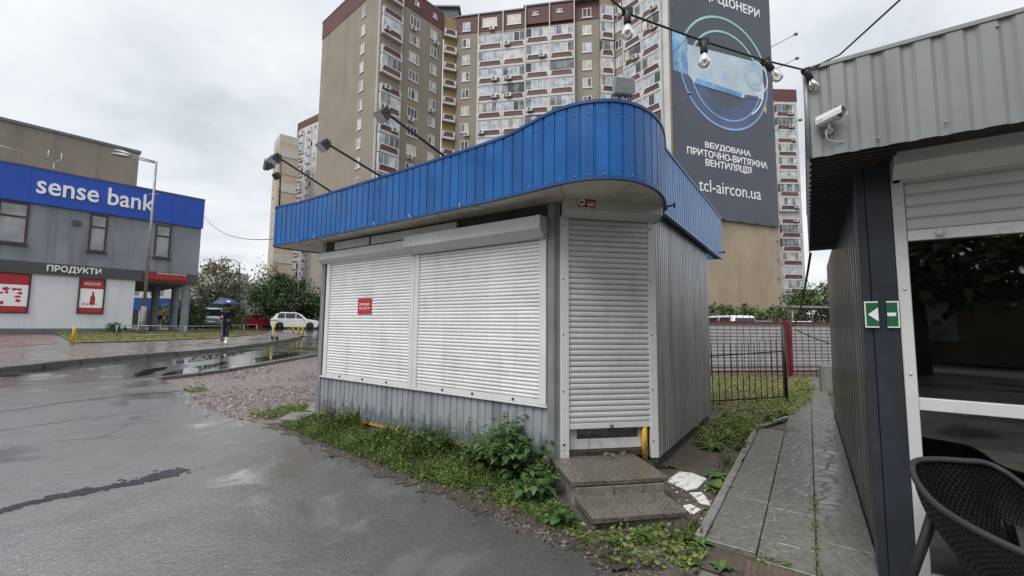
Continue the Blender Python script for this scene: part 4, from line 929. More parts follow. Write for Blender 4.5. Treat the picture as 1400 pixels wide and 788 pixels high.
# ================================================================== CABLES AND STRING LIGHTS
cabm = mat('black cable',(0.010,0.010,0.010),0.5)
def sag(a_, b_, s=0.05, n=12): return [Vector(a_).lerp(Vector(b_),i/n)-Vector((0,0,s*4*(i/n)*(1-i/n))) for i in range(n+1)]
BU = [Vector((.55,1.95,3.12)),Vector((.99,2.10,3.075)),Vector((1.47,2.35,3.135)),Vector((1.835,2.535,3.195))]
poleL = Vector((-1.9,.4,0)); poleR = Vector((2.3,-.9,0))
pts = sag(poleL+Vector((0,0,3.95)),BU[0],.04)+[BU[1]+Vector((0,0,.012)),BU[2]+Vector((0,0,.012)),BU[3]+Vector((0,0,.012))]
pts += sag(BU[3]+Vector((0,0,.012)),Vector((2.02,2.50,3.29)),.0,3)[1:]+sag(Vector((2.02,2.50,3.29)),poleR+Vector((0,0,3.95)),.05,8)[1:]
sl = thing('string_light_cable','black string light cable looping across the top to the shop corner','cable',BU[3],0)
MB().tube([p-BU[3] for p in pts],.0055,6).build('cable',cabm,sl)
clearg = glass_mat('bulb glass',(0.97,0.95,0.90)); fil = mat('amber filament',(0.75,0.42,0.12),0.5,var=0.1); brass = mat('bulb cap',(0.45,0.40,0.30),0.35,metal=0.8)
names = ('hanging clear bulb furthest left on the string cable, before the tower balconies','clear bulb on the string cable over the left of the dark billboard','clear bulb on the string cable at the right edge of the dark billboard','clear bulb on the string cable at the grey shop corner')
for q,(p,lab,tl,tx) in enumerate(zip(BU,names,(0,0,-35,-25),(0,0,0,0))):
    b_ = thing('light_bulb',lab,'light bulb',p,0,'string light bulbs'); b_.rotation_euler = (R(tx),R(tl),0)
    MB().lathe([(0,.012),(.014,.012),(.019,0),(.019,-.05),(.016,-.055),(0,-.055)],12).build('socket',cabm,b_)
    mb = MB(); mb.cbox((0,0,.01),(.05,.022,.03)); mb.build('cable_clip',cabm,b_)
    MB().lathe([(.013,-.052),(.0145,-.062),(.024,-.078),(.0295,-.096),(.029,-.110),(.022,-.124),(.010,-.1315),(0,-.133)],16).build('glass',clearg,b_)
    mb = MB(); mb.tube([(math.cos(a__)*.008,math.sin(a__)*.008,-.072-abs((k_%2)*.036)) for k_,a__ in enumerate([i*math.pi/4 for i in range(9)])],.0016,4); mb.tube([(0,0,-.055),(0,0,-.105)],.003,5); mb.build('filament',fil,b_)
for p,lab in ((poleL,'steel pole left of the camera that carries the string lights'),(poleR,'steel pole right of the camera that carries the string lights')):
    tag(MB().tube([(0,0,0),(0,0,4.0)],.035,10).build('cable_pole',alu,None,p),lab,'pole')
hc = sag(K(6.80,3.30,2.66),Vector((9.2,14.2,1.86)),.55,16)
tag(MB().tube([p-hc[-1] for p in hc],.016,6).build('hanging_cable',cabm,None,hc[-1]),'black cable hanging from the shop roof to the red fence post','cable')
lc = sag((9.35,14.1,1.55),(12.0,14.6,.8),.10,10)
tag(MB().tube([p-lc[0] for p in lc],.018,6).build('loose_cable',cabm,None,lc[0]),'black cable drooping along the ribbed fence right of the red post','cable')
# ================================================================== BANK BUILDING
YB = 0.87908
BO = Vector((-20.09,27.0,0)); BX = Vector((math.cos(YB),math.sin(YB),0)); BY = Vector((-math.sin(YB),math.cos(YB),0))
greyst = mat('grey render',(0.22,0.245,0.28),0.7,var=0.12,vscale=0.6,streak=((0.10,0.11,0.125),1.8,0.53,0.55),bump=0.1)
whitewall = mat('pale block wall',(0.66,0.68,0.72),0.7,var=0.05,vscale=0.8,streak=((0.44,0.45,0.48),2,0.56,0.4))
plinthm = mat('grey plinth',(0.14,0.15,0.165),0.6,var=0.2,vscale=1.5)
bandm = mat('dark grey band',(0.06,0.068,0.078),0.5,var=0.1)
bankblue = mat('bank sign blue',(0.004,0.066,0.43),0.42,var=0.08,vscale=1.2)
signwhite = mat('sign letter white',(0.85,0.86,0.88),0.4,var=0.03)
brownf = mat('dark brown window frame',(0.045,0.030,0.027),0.5,var=0.2)
farpane = mat('reflecting pane',(0.23,0.255,0.265),0.08,var=0.5,vscale=0.9,spec=0.9)
posterred = mat('poster red',(0.42,0.022,0.030),0.5,var=0.1)
underm = mat('porch ceiling',(0.20,0.18,0.155),0.8,var=0.2)
colm = mat('grey column',(0.20,0.225,0.26),0.55,var=0.12,streak=((0.13,0.145,0.16),3,0.55,0.5))
bk_ = thing('bank_building','two-storey grey corner building with a broad blue bank sign','building',BO,YB)
MB().box(-16,0,0,12,4.58,9.36).build('upper_wall',greyst,bk_)
MB().box(-16,-2.97,0.12,12,1.18,4.05).build('lower_wall',whitewall,bk_)
MB().box(-16.02,-2.95,0.09,12,-.2,1.18).build('plinth',plinthm,bk_)
MB().box(-16.03,0.03,-.035,12.03,4.04,4.58).build('band',bandm,bk_)
MB().box(-16,0,0.0,12,3.98,4.036).build('porch_ceiling',underm,bk_)
for s_,d_ in ((-.45,.40),(-.32,3.6),(-1.25,4.2)):
    MB().lathe([(.22,.2),(.22,3.99)],20,(s_,d_,0)).build('column',colm,bk_)
MB().box(-2.9,-.1,.1,11,.5,.98).build('porch_floor',plinthm,bk_)
sg = MB().box(-16.05,0.05,-.16,.0,7.59,9.43).build('sign_board',bankblue,bk_)
MB().box(-16.06,.06,-.20,12.05,9.43,9.50).build('roof_edge',plinthm,bk_)
for q in range(5): MB().box(-13.2+q*2.9,-13.185+q*2.9,-.163,-.158,7.59,9.43).build('sign_joint',mat('sign joint',(0.010,0.035,0.30),0.5),sg)
link('lettering',text_mesh('lettering','sense bank',1,signwhite,.03,.012,width=4.72,height=.98),sg,(-7.18,-.19,8.12))
def bank_window(s0, s1, z0, z1, split=0.66):
    o = link('window',None,bk_,(s0,-.02,z0)); w_ = s1-s0; h = z1-z0; t = .09
    mb = MB(); mb.box(0,t,-.03,.06,0,h); mb.box(w_-t,w_,-.03,.06,0,h); mb.box(t,w_-t,-.03,.06,0,t); mb.box(t,w_-t,-.03,.06,h-t,h); mb.box(t,w_-t,-.03,.06,h*split-.05,h*split+.05); mb.build('frame',brownf,o)
    MB().box(t,w_-t,.0,.012,t,h*split-.05).build('pane',farpane,o); MB().box(t,w_-t,.0,.012,h*split+.05,h-t).build('pane',farpane,o)
    MB().box(-.08,w_+.08,-.10,0,-.07,-.005).build('sill',brownf,o)
for s0,s1,z0,z1 in ((-8.35,-7.32,5.42,7.52),(-5.10,-4.38,5.42,7.5),(-2.28,-1.52,5.42,7.45),(-11.6,-10.6,5.42,7.52)): bank_window(s0,s1,z0,z1)
for q in range(4): MB().box(-13.0+q*3.2,-12.99+q*3.2,-.003,.02,4.6,7.58).build('render_joint',plinthm,bk_)
MB().box(-5.75,-5.45,-.10,.0,6.75,7.0).build('wall_lamp',bandm,bk_)
# lettering on the dark band
link('lettering',text_mesh('lettering','ПРОДУКТИ',1,signwhite,.02,.02,width=2.05,height=.40),bk_,(-6.52,-.06,4.09))
# red shop sign at the corner
rs = thing('shop_sign','small red letter sign on the dark band above the porch','sign',BO+BX*(-2.55)+BY*(-.09)+Vector((0,0,4.06)),YB)
MB().box(-.1,2.05,-.05,.02,0,.44).build('panel',mat('deep red panel',(0.20,0.012,0.016),0.5),rs)
link('lettering',text_mesh('lettering','Бодборка',1,mat('bright red letters',(0.75,0.03,0.03),0.4),.02,.006,width=1.95,height=.34),rs,(-.04,-.08,.02))
link('lettering',text_mesh('lettering','МЕРЕЖА МАРКЕТІВ',1,signwhite,.01,.008,width=1.4,height=.09),rs,(.5,-.08,.37))
# posters in the ground-floor windows
def poster(s0, s1, z0, z1, lab, kind):
    t = thing('window_poster',lab,'poster',BO+BX*s0+BY*.10+Vector((0,0,z0)),YB); w_ = s1-s0; h = z1-z0
    mb = MB(); e = .07
    mb.box(0,e,-.05,.03,0,h); mb.box(w_-e,w_,-.05,.03,0,h); mb.box(e,w_-e,-.05,.03,0,e); mb.box(e,w_-e,-.05,.03,h-e,h); mb.build('frame',brownf,t)
    MB().box(e,w_-e,-.01,.01,e,h-e).build('red_field',posterred,t)
    MB().box(e,w_-e,-.016,-.010,h*.17,h*.70).build('white_field',signwhite,t)
    r_ = random.Random(kind)
    if kind == 1:      # bottle silhouette and fruit
        c = w_*.55; mb = MB(); mb.extr([(c-.10,h*.26),(c+.10,h*.26),(c+.10,h*.46),(c+.04,h*.53),(c+.04,h*.62),(c-.04,h*.62),(c-.04,h*.53),(c-.10,h*.46)],'y',-.020,-.016)
        for q in range(7): mb.lathe([(0,0),(.05,0)],10,(0,0,0)) if False else mb.box(w_*.2+q*.085,w_*.2+q*.085+.05,-.019,-.016,h*.22+r_.uniform(0,.08),h*.27+r_.uniform(0,.1))
        mb.build('print',posterred,t)
        link('lettering',text_mesh('lettering','ЯКІСНО',1,signwhite,.004,.01,width=w_*.6,height=.16),t,(w_*.2,-.018,h*.80))
    else:
        mb = MB()
        for q in range(9):
            x = r_.uniform(.15,.75)*w_; z_ = r_.uniform(.24,.60)*h; mb.extr([(x+r_.uniform(.05,.16)*math.cos(a_),z_+r_.uniform(.03,.12)*math.sin(a_)) for a_ in [k*1.05 for k in range(6)]],'y',-.020,-.016)
        mb.build('print',posterred,t)
poster(-8.30,-7.00,1.95,3.98,'larger red and white poster window at the left picture edge',2)
poster(-5.28,-4.22,1.98,3.94,'red and white poster window with a bottle picture, nearer the porch',1)
# brown volume behind the bank
brownb = mat('brown concrete block',(0.26,0.225,0.18),0.8,var=0.12,vscale=0.4,streak=((0.14,0.12,0.095),1.2,0.54,0.5),bump=0.15,bscale=8)
up = thing('brown_block','tall blank brown concrete volume rising behind the blue bank sign','building',Vector((-29.96,33,0)),YB)
MB().box(-26,0,0,14,0,15.0).build('wall',brownb,up); MB().box(-26.1,.1,-.1,14.1,15.0,15.2).build('coping',plinthm,up)
for s0 in (-15.2,-9.0,-4.2): MB().box(s0,s0+1.9,-.03,.03,10.2,10.45).build('slot_window',bandm,up)
MB().box(-2.9,-2.5,-.12,0,12.0,12.2).build('vent',alu,up)
# antenna fork on the bank roof
an = tag(MB().tube([(0,0,0),(0,0,.9)],.03,6).tube([(-.25,0,1.5),(-.25,0,1.1),(0,0,.9),(.25,0,1.1),(.25,0,1.5)],.03,6).tube([(0,0,.95),(-2.4,0,1.25)],.025,6).build('roof_antenna',alu,None,BO+BX*(-6.6)+BY*1.2+Vector((0,0,9.36)),YB),'thin forked metal aerial on the bank roof above the blue sign','aerial')
wr = sag(BO+BX*.0+Vector((0,0,8.6)),K(-.9,.3,3.3),.7,16)
tag(MB().tube([p-wr[0] for p in wr],.012,5).build('overhead_wire',mat('grey wire',(0.12,0.12,0.13),0.5),None,wr[0]),'thin wire running from the bank corner to the kiosk canopy','wire')

# ================================================================== STREET FURNITURE
galv = mat('galvanised steel',(0.24,0.245,0.245),0.45,metal=0.35,var=0.15,vscale=3)
lp = thing('street_lamp','tall grey street lamp with twin heads in front of the bank','street lamp',at_ground(-20.45,23.64,.13),0)
MB().tube([(0,0,0),(0,0,1.6)],.13,10).build('base_tube',mat('old pole paint',(0.22,0.215,0.20),0.7,var=0.3,vscale=6),lp)
MB().tube([(0,0,1.6),(0.0,0,9.9)],[.085,.055],10).build('pole',galv,lp)
MB().tube([(0,0,9.88),(-.9,0,10.12),(-1.6,0,10.32)],.04,8).build('arm',galv,lp)
MB().tube([(0,0,9.80),(-.7,-.2,9.92),(-1.25,-.45,10.0)],.035,8).build('arm',galv,lp)
for p,rr in (((-1.95,0,10.42),R(16)),((-1.55,-.55,10.04),R(8))):
    mb = MB(); mb.lathe([(0,-.06),(.55,-.06),(.6,-.03),(.45,.07),(.2,.11),(0,.12)],12); o = mb.build('lamp_head',galv,lp,p); o.scale = (1,.34,1); o.rotation_euler.y = rr
MB().box(-.75,.7,-.015,.015,4.5,4.53).build('cross_bar',galv,lp)
MB().box(-.32,.30,-.02,.02,7.98,8.02).build('cross_bar',galv,lp)
fl_ = thing('street_lamp','slim curved-neck street lamp rising between the distant trees','street lamp',at_ground(-37.5,58),0)
MB().tube([(0,0,0),(0,0,8.0),(-.15,0,8.6),(-.8,0,9.0),(-1.9,0,9.1)],[.14,.10,.08,.06,.06],8).build('pole',galv,fl_)
bevel(MB().cbox((-2.3,0,9.08),(1.0,.35,.18)).build('lamp_head',galv,fl_),.05)
yel = mat('yellow bollard paint',(0.62,0.42,0.03),0.5,var=0.15,vscale=5,stain=((0.25,0.18,0.08),10,0.6,0.08,0.7))
for x,y,h,lean,lab in ((-17.5,17.06,.72,4,'lone yellow bollard at the edge of the lawn before the bank'),(-15.6,30.6,.68,-8,'yellow bollard on the kerb bend nearest the scooter'),(-14.95,30.1,.68,-10,'middle yellow bollard of the three on the kerb bend'),(-14.35,29.5,.68,-12,'yellow bollard on the kerb bend nearest the kiosk')):
    b_ = tag(MB().lathe([(0,0),(.06,0),(.06,h-.02),(.05,h),(0,h)],12).build('bollard',yel,None,at_ground(x,y,.12)),lab,'bollard','yellow bollards'); b_.rotation_euler.y = R(lean)
gr_ = thing('guard_rail','low grey steel rail along the lawn in front of the bank porch','railing',at_ground(-17.26,22.57,.13),0)
rp_ = [Vector((-19.6,21.2,0)),Vector((-17.26,22.6,0)),Vector((-17.0,25.2,0)),Vector((-17.2,27.4,0)),Vector((-17.5,29.3,0))]
top = []
for p in rp_:
    q = at_ground(p.x,p.y,.13)-gr_.location; top.append(q+Vector((0,0,.62))); MB().tube([q,q+Vector((0,0,.64))],.035,8).build('rail_post',galv,gr_)
MB().tube(top,.022,8).build('top_bar',galv,gr_); MB().tube([p-Vector((0,0,.45)) for p in top],.018,8).build('low_bar',galv,gr_)
gp = tag(MB().lathe([(0,0),(.13,0),(.12,.85),(.08,.92),(0,.93)],12).build('concrete_post',conc,None,at_ground(-14.6,21.7,.13)),'stubby pale concrete post just behind the walking person','post')
# electric scooter
ylw = mat('scooter yellow',(0.62,0.50,0.06),0.45,var=0.1)
sc_t = thing('electric_scooter','yellow and black kick scooter parked on the sidewalk by the kerb','scooter',at_ground(-12.95,23.36,.13),R(133))
MB().box(-.42,.22,-.08,.08,.12,.17).build('deck',blk,sc_t)
MB().tube([(.25,0,.16),(.36,0,.35),(.30,0,1.05)],.032,8).build('stem',ylw,sc_t)
MB().tube([(.30,-.24,1.09),(.31,0,1.06),(.30,.24,1.09)],.018,8).build('handlebar',blk,sc_t)
bevel(MB().cbox((.36,0,.75),(.07,.12,.3)).build('battery_box',ylw,sc_t),.02)
for x in (.42,-.50):
    w_ = MB(); w_.lathe([(.055,-.03),(.11,-.034),(.13,-.015),(.13,.015),(.11,.034),(.055,.03)],16); o = w_.build('wheel',blk,sc_t,(x,0,.13)); o.rotation_euler.x = R(90)
bevel(MB().cbox((.42,0,.22),(.22,.12,.10)).build('front_fender',blk,sc_t),.02)

# ================================================================== CARS
tyre = mat('tyre rubber',(0.012,0.012,0.013),0.7); rimal = mat('alloy rim',(0.35,0.36,0.37),0.3,metal=0.8); carglass = mat('car glass',(0.012,0.014,0.016),0.06,spec=0.8); lampred = mat('tail lamp',(0.30,0.01,0.012),0.2); chrome = mat('headlamp',(0.6,0.62,0.64),0.12,metal=0.3)
def car(label, loc, rz, paint, L=4.5, Wd=1.82, H=1.62, kind='suv', group='parked cars'):
    c = thing('parked_car',label,'car',loc,rz,group); h = L/2
    if kind == 'suv': low = [(-h,.42),(-h-.02,.75),(-h+.05,1.02),(-.95*h,1.06),(.36*h,1.04),(.62*h,.99),(.93*h,.86),(h,.70),(h+.02,.42)]; roof = [(-.93*h,1.05),(-.80*h,1.48),(-.6*h,H),(.02*h,H),(.26*h,1.46),(.50*h,1.02)]
    elif kind == 'van': low = [(-h,.42),(-h-.02,.9),(-h+.02,1.12),(.55*h,1.08),(.72*h,1.0),(.95*h,.86),(h,.7),(h+.01,.42)]; roof = [(-.97*h,1.1),(-.93*h,H-.06),(-.86*h,H),(.25*h,H),(.42*h,H-.12),(.68*h,1.03)]
    else: low = [(-h,.40),(-h-.02,.7),(-h+.06,.93),(-.55*h,.97),(.35*h,.94),(.6*h,.90),(.92*h,.76),(h,.62),(h+.02,.38)]; roof = [(-.74*h,.96),(-.46*h,H-.05),(-.25*h,H),(.05*h,H-.01),(.22*h,H-.12),(.50*h,.92)]
    def loft(pr, wf, name, m):
        mb = MB(); k = len(pr); rows = []
        for fy_ in (-1,-.93,-.6,.6,.93,1):
            ins = 1-.025*(abs(fy_) == 1)
            rows.append([(p[0]*(1-.03*(abs(fy_) > .95)),fy_*wf(p[1])/2,p[1]-.03*(abs(fy_) > .95)) for p in pr])
        mb.grid(rows); 
        mb.add(rows[0],[tuple(range(k-1,-1,-1))]); mb.add(rows[-1],[tuple(range(k))]); o = mb.build(name,m,c); return o
    wfl = lambda z_: Wd*(1-.06*max(0,(z_-.8)))
    body = loft([(-h+.1,.24)]+low+[(h-.1,.24)],wfl,'body',paint)
    wr_ = lambda z_: Wd*(.93-.20*max(0,(z_-1.0)))
    loft(roof,wr_,'cabin',paint)
    # side glass, three panes each side; windscreen and rear screen
    for sd in (-1,1):
        xs = [roof[1][0]+.12,(roof[1][0]+roof[3][0])*.5-.05,roof[3][0]+.02,roof[5][0]-.18]
        zb = max(p[1] for p in (roof[0],roof[5]))+.03; zt = H-.10
        for q in range(3):
            x0,x1 = xs[q]+.04,xs[q+1]-.04; x0t = x0+(.10 if q == 0 else 0); x1t = x1 if q < 2 else (roof[3][0]+.12)
            if q == 2: x0 = xs[2]+.04; x0t = x0
            yb = sd*(wr_(zb)/2+.012); yt = sd*(wr_(zt)/2+.012)
            if x1-x0 < .1: continue
            mb = MB(); mb.quad((x0,yb,zb),(x1,yb,zb),(max(x1t,x0t+.05),yt,zt),(x0t,yt,zt)); mb.build('side_window',carglass,c)
    def screen(a_, b_, off, name):
        mb = MB(); p0 = Vector((a_[0],0,a_[1])).lerp(Vector((b_[0],0,b_[1])),.12); p1 = Vector((a_[0],0,a_[1])).lerp(Vector((b_[0],0,b_[1])),.90); w0 = wr_(p0.z)*.45; w1 = wr_(p1.z)*.44
        mb.quad((p0.x+off,-w0,p0.z),(p0.x+off,w0,p0.z),(p1.x+off,w1,p1.z+.01),(p1.x+off,-w1,p1.z+.01)); mb.build(name,carglass,c)
    screen(roof[0],roof[1] if kind != 'sedan' else roof[1],-.02,'rear_window'); screen(roof[5],roof[3] if kind == 'van' else roof[4],.03,'windscreen')
    for sx in (-.62*h,.64*h):
        for sy in (-1,1):
            wa_ = MB(); wa_.lathe([(0,-.03),(.365,-.03),(.365,.03),(0,.03)],18); q0 = wa_.build('wheel_arch',tyre,c,(sx,sy*(Wd/2-.022),.37)); q0.rotation_euler.x = R(90)
            w_ = MB(); w_.lathe([(.20,-.11),(.31,-.11),(.335,-.07),(.335,.07),(.31,.11),(.20,.11)],18); o = w_.build('wheel',tyre,c,(sx,sy*(Wd/2-.075),.335)); o.rotation_euler.x = R(90)
            r_ = MB(); r_.lathe([(0,.075),(.06,.085),(.21,.06),(.215,-.06),(0,-.06)],14); q = r_.build('rim',rimal,o); 
            if sy > 0: q.rotation_euler.x = R(180)
    for sy in (-1,1):
        bevel(MB().cbox((h-.10,sy*Wd*.36,.74),(.24,.36,.14)).build('headlight',chrome,c),.03); bevel(MB().cbox((-h+.04,sy*Wd*.40,.92),(.14,.22,.24)).build('tail_light',lampred,c),.03)
        bevel(MB().cbox((.36*h,sy*(Wd/2+.06),1.06),(.14,.16,.11)).build('mirror',paint,c),.03)
    MB().box(-h-.03,-h+.10,-Wd*.42,Wd*.42,.28,.48).build('bumper',mat('bumper plastic',(0.03,0.03,0.032),0.5),c)
    MB().box(-h-.035,-h-.02,-.26,.26,.62,.73).build('number_plate',signwhite,c)
    return c
pw = mat('white car paint',(0.72,0.73,0.73),0.22,var=0.03); pr = mat('red car paint',(0.22,0.012,0.018),0.22,var=0.05); ps = mat('silver car paint',(0.36,0.38,0.40),0.25,metal=0.5,var=0.05); pd = mat('dark car paint',(0.03,0.032,0.036),0.22,var=0.05)
car('white SUV parked in front of the dark leafy bush', at_ground(-22.3,44.0,.01), R(22), pw, L=4.35, H=1.70)
car('dark red car parked behind the walking person', at_ground(-28.5,48.5,.01), R(8), pr, H=1.45, kind='sedan')
car('silver grey van parked beside the bank porch', at_ground(-26.6,38.2,.01), R(118), ps, L=4.6, H=1.85, kind='van')
for x,y,rz,p_,lab,kd in ((13.0,26.5,100,pw,'white van roof behind the fence beside the kiosk wall','van'),(15.2,27.5,98,mat('pale blue car paint',(0.50,0.56,0.60),0.22,var=0.03),'pale blue car with a long windscreen behind the ribbed fence','suv'),(18.2,28.5,165,pw,'white car behind the fence just left of the red post','suv'),(24.0,30.5,172,pw,'white estate car behind the fence right of the red post','suv')):
    car(lab, at_ground(x,y,.01), R(rz), p_, H=1.7 if kd == 'suv' else 2.0, kind=kd, group='cars behind the fence')

# ================================================================== PEOPLE
skin = mat('skin',(0.42,0.25,0.18),0.6,var=0.08); hairm = mat('dark hair',(0.03,0.02,0.018),0.6,var=0.2); blackc = mat('black clothing',(0.014,0.014,0.017),0.8,var=0.2); shoew = mat('white shoe',(0.65,0.65,0.63),0.6)
def figure(label, loc, rz, joints, radii, bones, cuts, mats_, group=None):
    """one continuous skinned body; cuts assigns clothing by nearest joint"""
    t = thing('person',label,'person',loc,rz,group)
    names_ = list(joints); idx = {n_:i for i,n_ in enumerate(names_)}
    me = bpy.data.meshes.new('body'); me.from_pydata([joints[n_] for n_ in names_],[(idx[a_],idx[b_]) for a_,b_ in bones],[])
    o = bpy.data.objects.new('body',me); col.objects.link(o)
    md = o.modifiers.new('skin','SKIN'); md.use_smooth_shade = True
    for i,n_ in enumerate(names_): r_ = radii[n_]; me.skin_vertices[0].data[i].radius = r_ if isinstance(r_,tuple) else (r_,r_); me.skin_vertices[0].data[i].use_root = (n_ == 'pelvis')
    sb = o.modifiers.new('sub','SUBSURF'); sb.levels = 2; sb.render_levels = 2
    dg = bpy.context.evaluated_depsgraph_get(); m2 = bpy.data.meshes.new_from_object(o.evaluated_get(dg)); bpy.data.objects.remove(o)
    m2.materials.clear()
    for m_ in mats_: m2.materials.append(m_)
    jv = [(Vector(joints[n_]),cuts.get(n_,0)) for n_ in names_]
    seg = [(Vector(joints[a_]),Vector(joints[b_]),cuts.get(a_,0),cuts.get(b_,0)) for a_,b_ in bones]
    for p in m2.polygons:
        c = p.center; best = 1e9; mi = 0
        for a_,b_,ca,cb in seg:
            ab = b_-a_; tt = max(0,min(1,(c-a_).dot(ab)/max(1e-9,ab.length_squared))); d = (c-(a_+ab*tt)).length
            if d < best: best = d; mi = ca if tt < .5 else cb
        p.material_index = mi; p.use_smooth = True
    b_ = link('body',m2,t)
    return t
def man_joints(stride=.25, rh=None, lh=None, s=1.0):
    J = {'pelvis':(0,0,.95),'belly':(0,0,1.10),'chest':(0,-.02,1.32),'neck':(0,-.02,1.47),'head0':(0,-.04,1.55),'head1':(0,-.045,1.63),'head2':(0,-.03,1.72),'nose':(0,-.125,1.615),
         'hipL':(.09,0,.92),'kneeL':(.09,-stride*.75,.52),'ankL':(.09,-stride*.95,.09),'toeL':(.095,-stride*.95-.14,.03),
         'hipR':(-.09,0,.92),'kneeR':(-.09,-.02+stride*.2,.50),'ankR':(-.09,stride*.9,.14),'toeR':(-.09,stride*.9-.12,.03),
         'shL':(.18,-.01,1.40),'elL':(.26,-.02,1.14),'wrL':(.16,-.20,1.04),'haL':(.12,-.26,1.03),
         'shR':(-.18,-.01,1.40),'elR':(-.27,-.14,1.20),'wrR':(-.16,-.26,1.36),'haR':(-.14,-.27,1.42)}
    for q in range(4): J['fL%d'%q] = (J['haL'][0]-.045+.0*q,J['haL'][1]-.045+.0,J['haL'][2]-.03+.022*q); J['fR%d'%q] = (J['haR'][0]+.055,J['haR'][1]-.01,J['haR'][2]-.03+.022*q)
    J['thL'] = (J['haL'][0]+.01,J['haL'][1]-.05,J['haL'][2]+.045); J['thR'] = (J['haR'][0]+.01,J['haR'][1]-.05,J['haR'][2]+.05)
    Rr = {'pelvis':(.14,.11),'belly':(.135,.105),'chest':(.16,.115),'neck':.06,'head0':.075,'head1':(.085,.10),'head2':(.07,.085),'nose':.018,'hipL':.10,'kneeL':.062,'ankL':.042,'toeL':.038,'hipR':.10,'kneeR':.062,'ankR':.042,'toeR':.038,'shL':.075,'elL':.052,'wrL':.034,'haL':.036,'shR':.075,'elR':.052,'wrR':.034,'haR':.036}
    for k in J:
        if k not in Rr: Rr[k] = .010
    Bn = [('pelvis','belly'),('belly','chest'),('chest','neck'),('neck','head0'),('head0','head1'),('head1','head2'),('head1','nose'),('pelvis','hipL'),('hipL','kneeL'),('kneeL','ankL'),('ankL','toeL'),('pelvis','hipR'),('hipR','kneeR'),('kneeR','ankR'),('ankR','toeR'),
          ('chest','shL'),('shL','elL'),('elL','wrL'),('wrL','haL'),('chest','shR'),('shR','elR'),('elR','wrR'),('wrR','haR'),('haL','thL'),('haR','thR')]+[('haL','fL%d'%q) for q in range(4)]+[('haR','fR%d'%q) for q in range(4)]
    return J,Rr,Bn
J,Rr,Bn = man_joints(stride=.34)
cut = {n_:1 for n_ in ('belly','chest','shL','shR','elL','elR','wrL','wrR')}; cut.update({n_:2 for n_ in ('pelvis','hipL','hipR','kneeL','kneeR')}); cut.update({n_:3 for n_ in ('ankL','ankR','toeL','toeR')})
pe = figure('person in black clothes and white shoes walking under a blue umbrella', at_ground(-13.35,20.0,.135), R(20), J,Rr,Bn,cut,[skin,blackc,blackc,shoew])
def hair_cap(parent, m, z0=1.60, n=10):
    mb = MB(); mb.lathe([(0,.125),(.05,.118),(.09,.075),(.103,.02),(.098,-.05),(.09,-.08)],14); o = mb.build('hair',m,parent,(0,-.015,1.655)); o.scale = (.95,1.05,1); return o
pe.scale = (1.16,1.12,1.06); hair_cap(pe,hairm)
for sx in (-.032,.032): MB().lathe([(0,-.008),(.010,-.004),(.010,.004),(0,.008)],8).build('eye',blackc,pe,(sx,-.136,1.642))
o = bevel(MB().cbox((.14,-.17,.99),(.26,.12,.20)).build('shoulder_bag',mat('black bag',(0.02,0.02,0.022),0.6),pe),.03,2)
MB().tube([(.24,-.14,1.08),(.05,-.15,1.34),(-.12,-.02,1.46),(-.05,.12,1.30)],.012,6).build('bag_strap',MATS['black bag'],pe)
um = thing('umbrella','blue umbrella with a small white mark held over the walking person','umbrella',tuple(pe.location),R(20))
umb = mat('blue umbrella cloth',(0.024,0.042,0.115),0.5,var=0.15,vscale=4)
C_U = (-.03,-.22,1.86); prf = [(0,.24),(.18,.215),(.36,.15),(.52,.05),(.64,-.06)]
mb = MB(); ns = 8; per = 4; rows = []
for r_,z_ in prf:
    row = []
    for j in range(ns*per+1):
        a_ = 2*math.pi*j/(ns*per); fr = (j%per)/per; sc2 = 1-.07*math.sin(fr*math.pi)*(r_/.64); row.append((C_U[0]+r_*sc2*math.cos(a_),C_U[1]+r_*sc2*math.sin(a_),C_U[2]+z_+.02*math.sin(fr*math.pi)*(r_/.64)))
    rows.append(row)
mb.grid(rows); cn = mb.build('canopy',umb,um); cn.rotation_euler = (0,0,0); sd_ = cn.modifiers.new('solid','SOLIDIFY'); sd_.thickness = .004
MB().tube([(C_U[0],C_U[1],C_U[2]+.28),(-.06,-.26,1.36)],.009,6).build('shaft',alu,um); MB().tube([(-.06,-.26,1.37),(-.065,-.27,1.27)],.016,8).build('handle',blk,um)
for j in range(8):
    a_ = 2*math.pi*j/8; MB().tube([(C_U[0]+r_*math.cos(a_),C_U[1]+r_*math.sin(a_),C_U[2]+z_-.008) for r_,z_ in prf],.004,4).build('rib',alu,um)
mb = MB(); mb.quad((C_U[0]+.10,C_U[1]-.47,C_U[2]+.075),(C_U[0]+.25,C_U[1]-.42,C_U[2]+.075),(C_U[0]+.24,C_U[1]-.36,C_U[2]+.125),(C_U[0]+.11,C_U[1]-.40,C_U[2]+.125)); mb.build('white_mark',signwhite,um)
J2,R2,B2 = man_joints(stride=.14)
pk = mat('pale pink shirt',(0.50,0.34,0.28),0.8,var=0.15)
cut2 = {n_:1 for n_ in ('belly','chest','shL','shR','elL','elR')}; cut2.update({n_:2 for n_ in ('pelvis','hipL','hipR')}); cut2.update({n_:3 for n_ in ('ankL','ankR','toeL','toeR')})
pos = at_ground(-28.1,34.0,.14)
p2_ = figure('person in a pale top and dark shorts walking away behind the porch columns', pos, R(200), J2,R2,B2,cut2,[skin,pk,blackc,shoew]); hair_cap(p2_,mat('brown hair',(0.10,0.06,0.04),0.6))
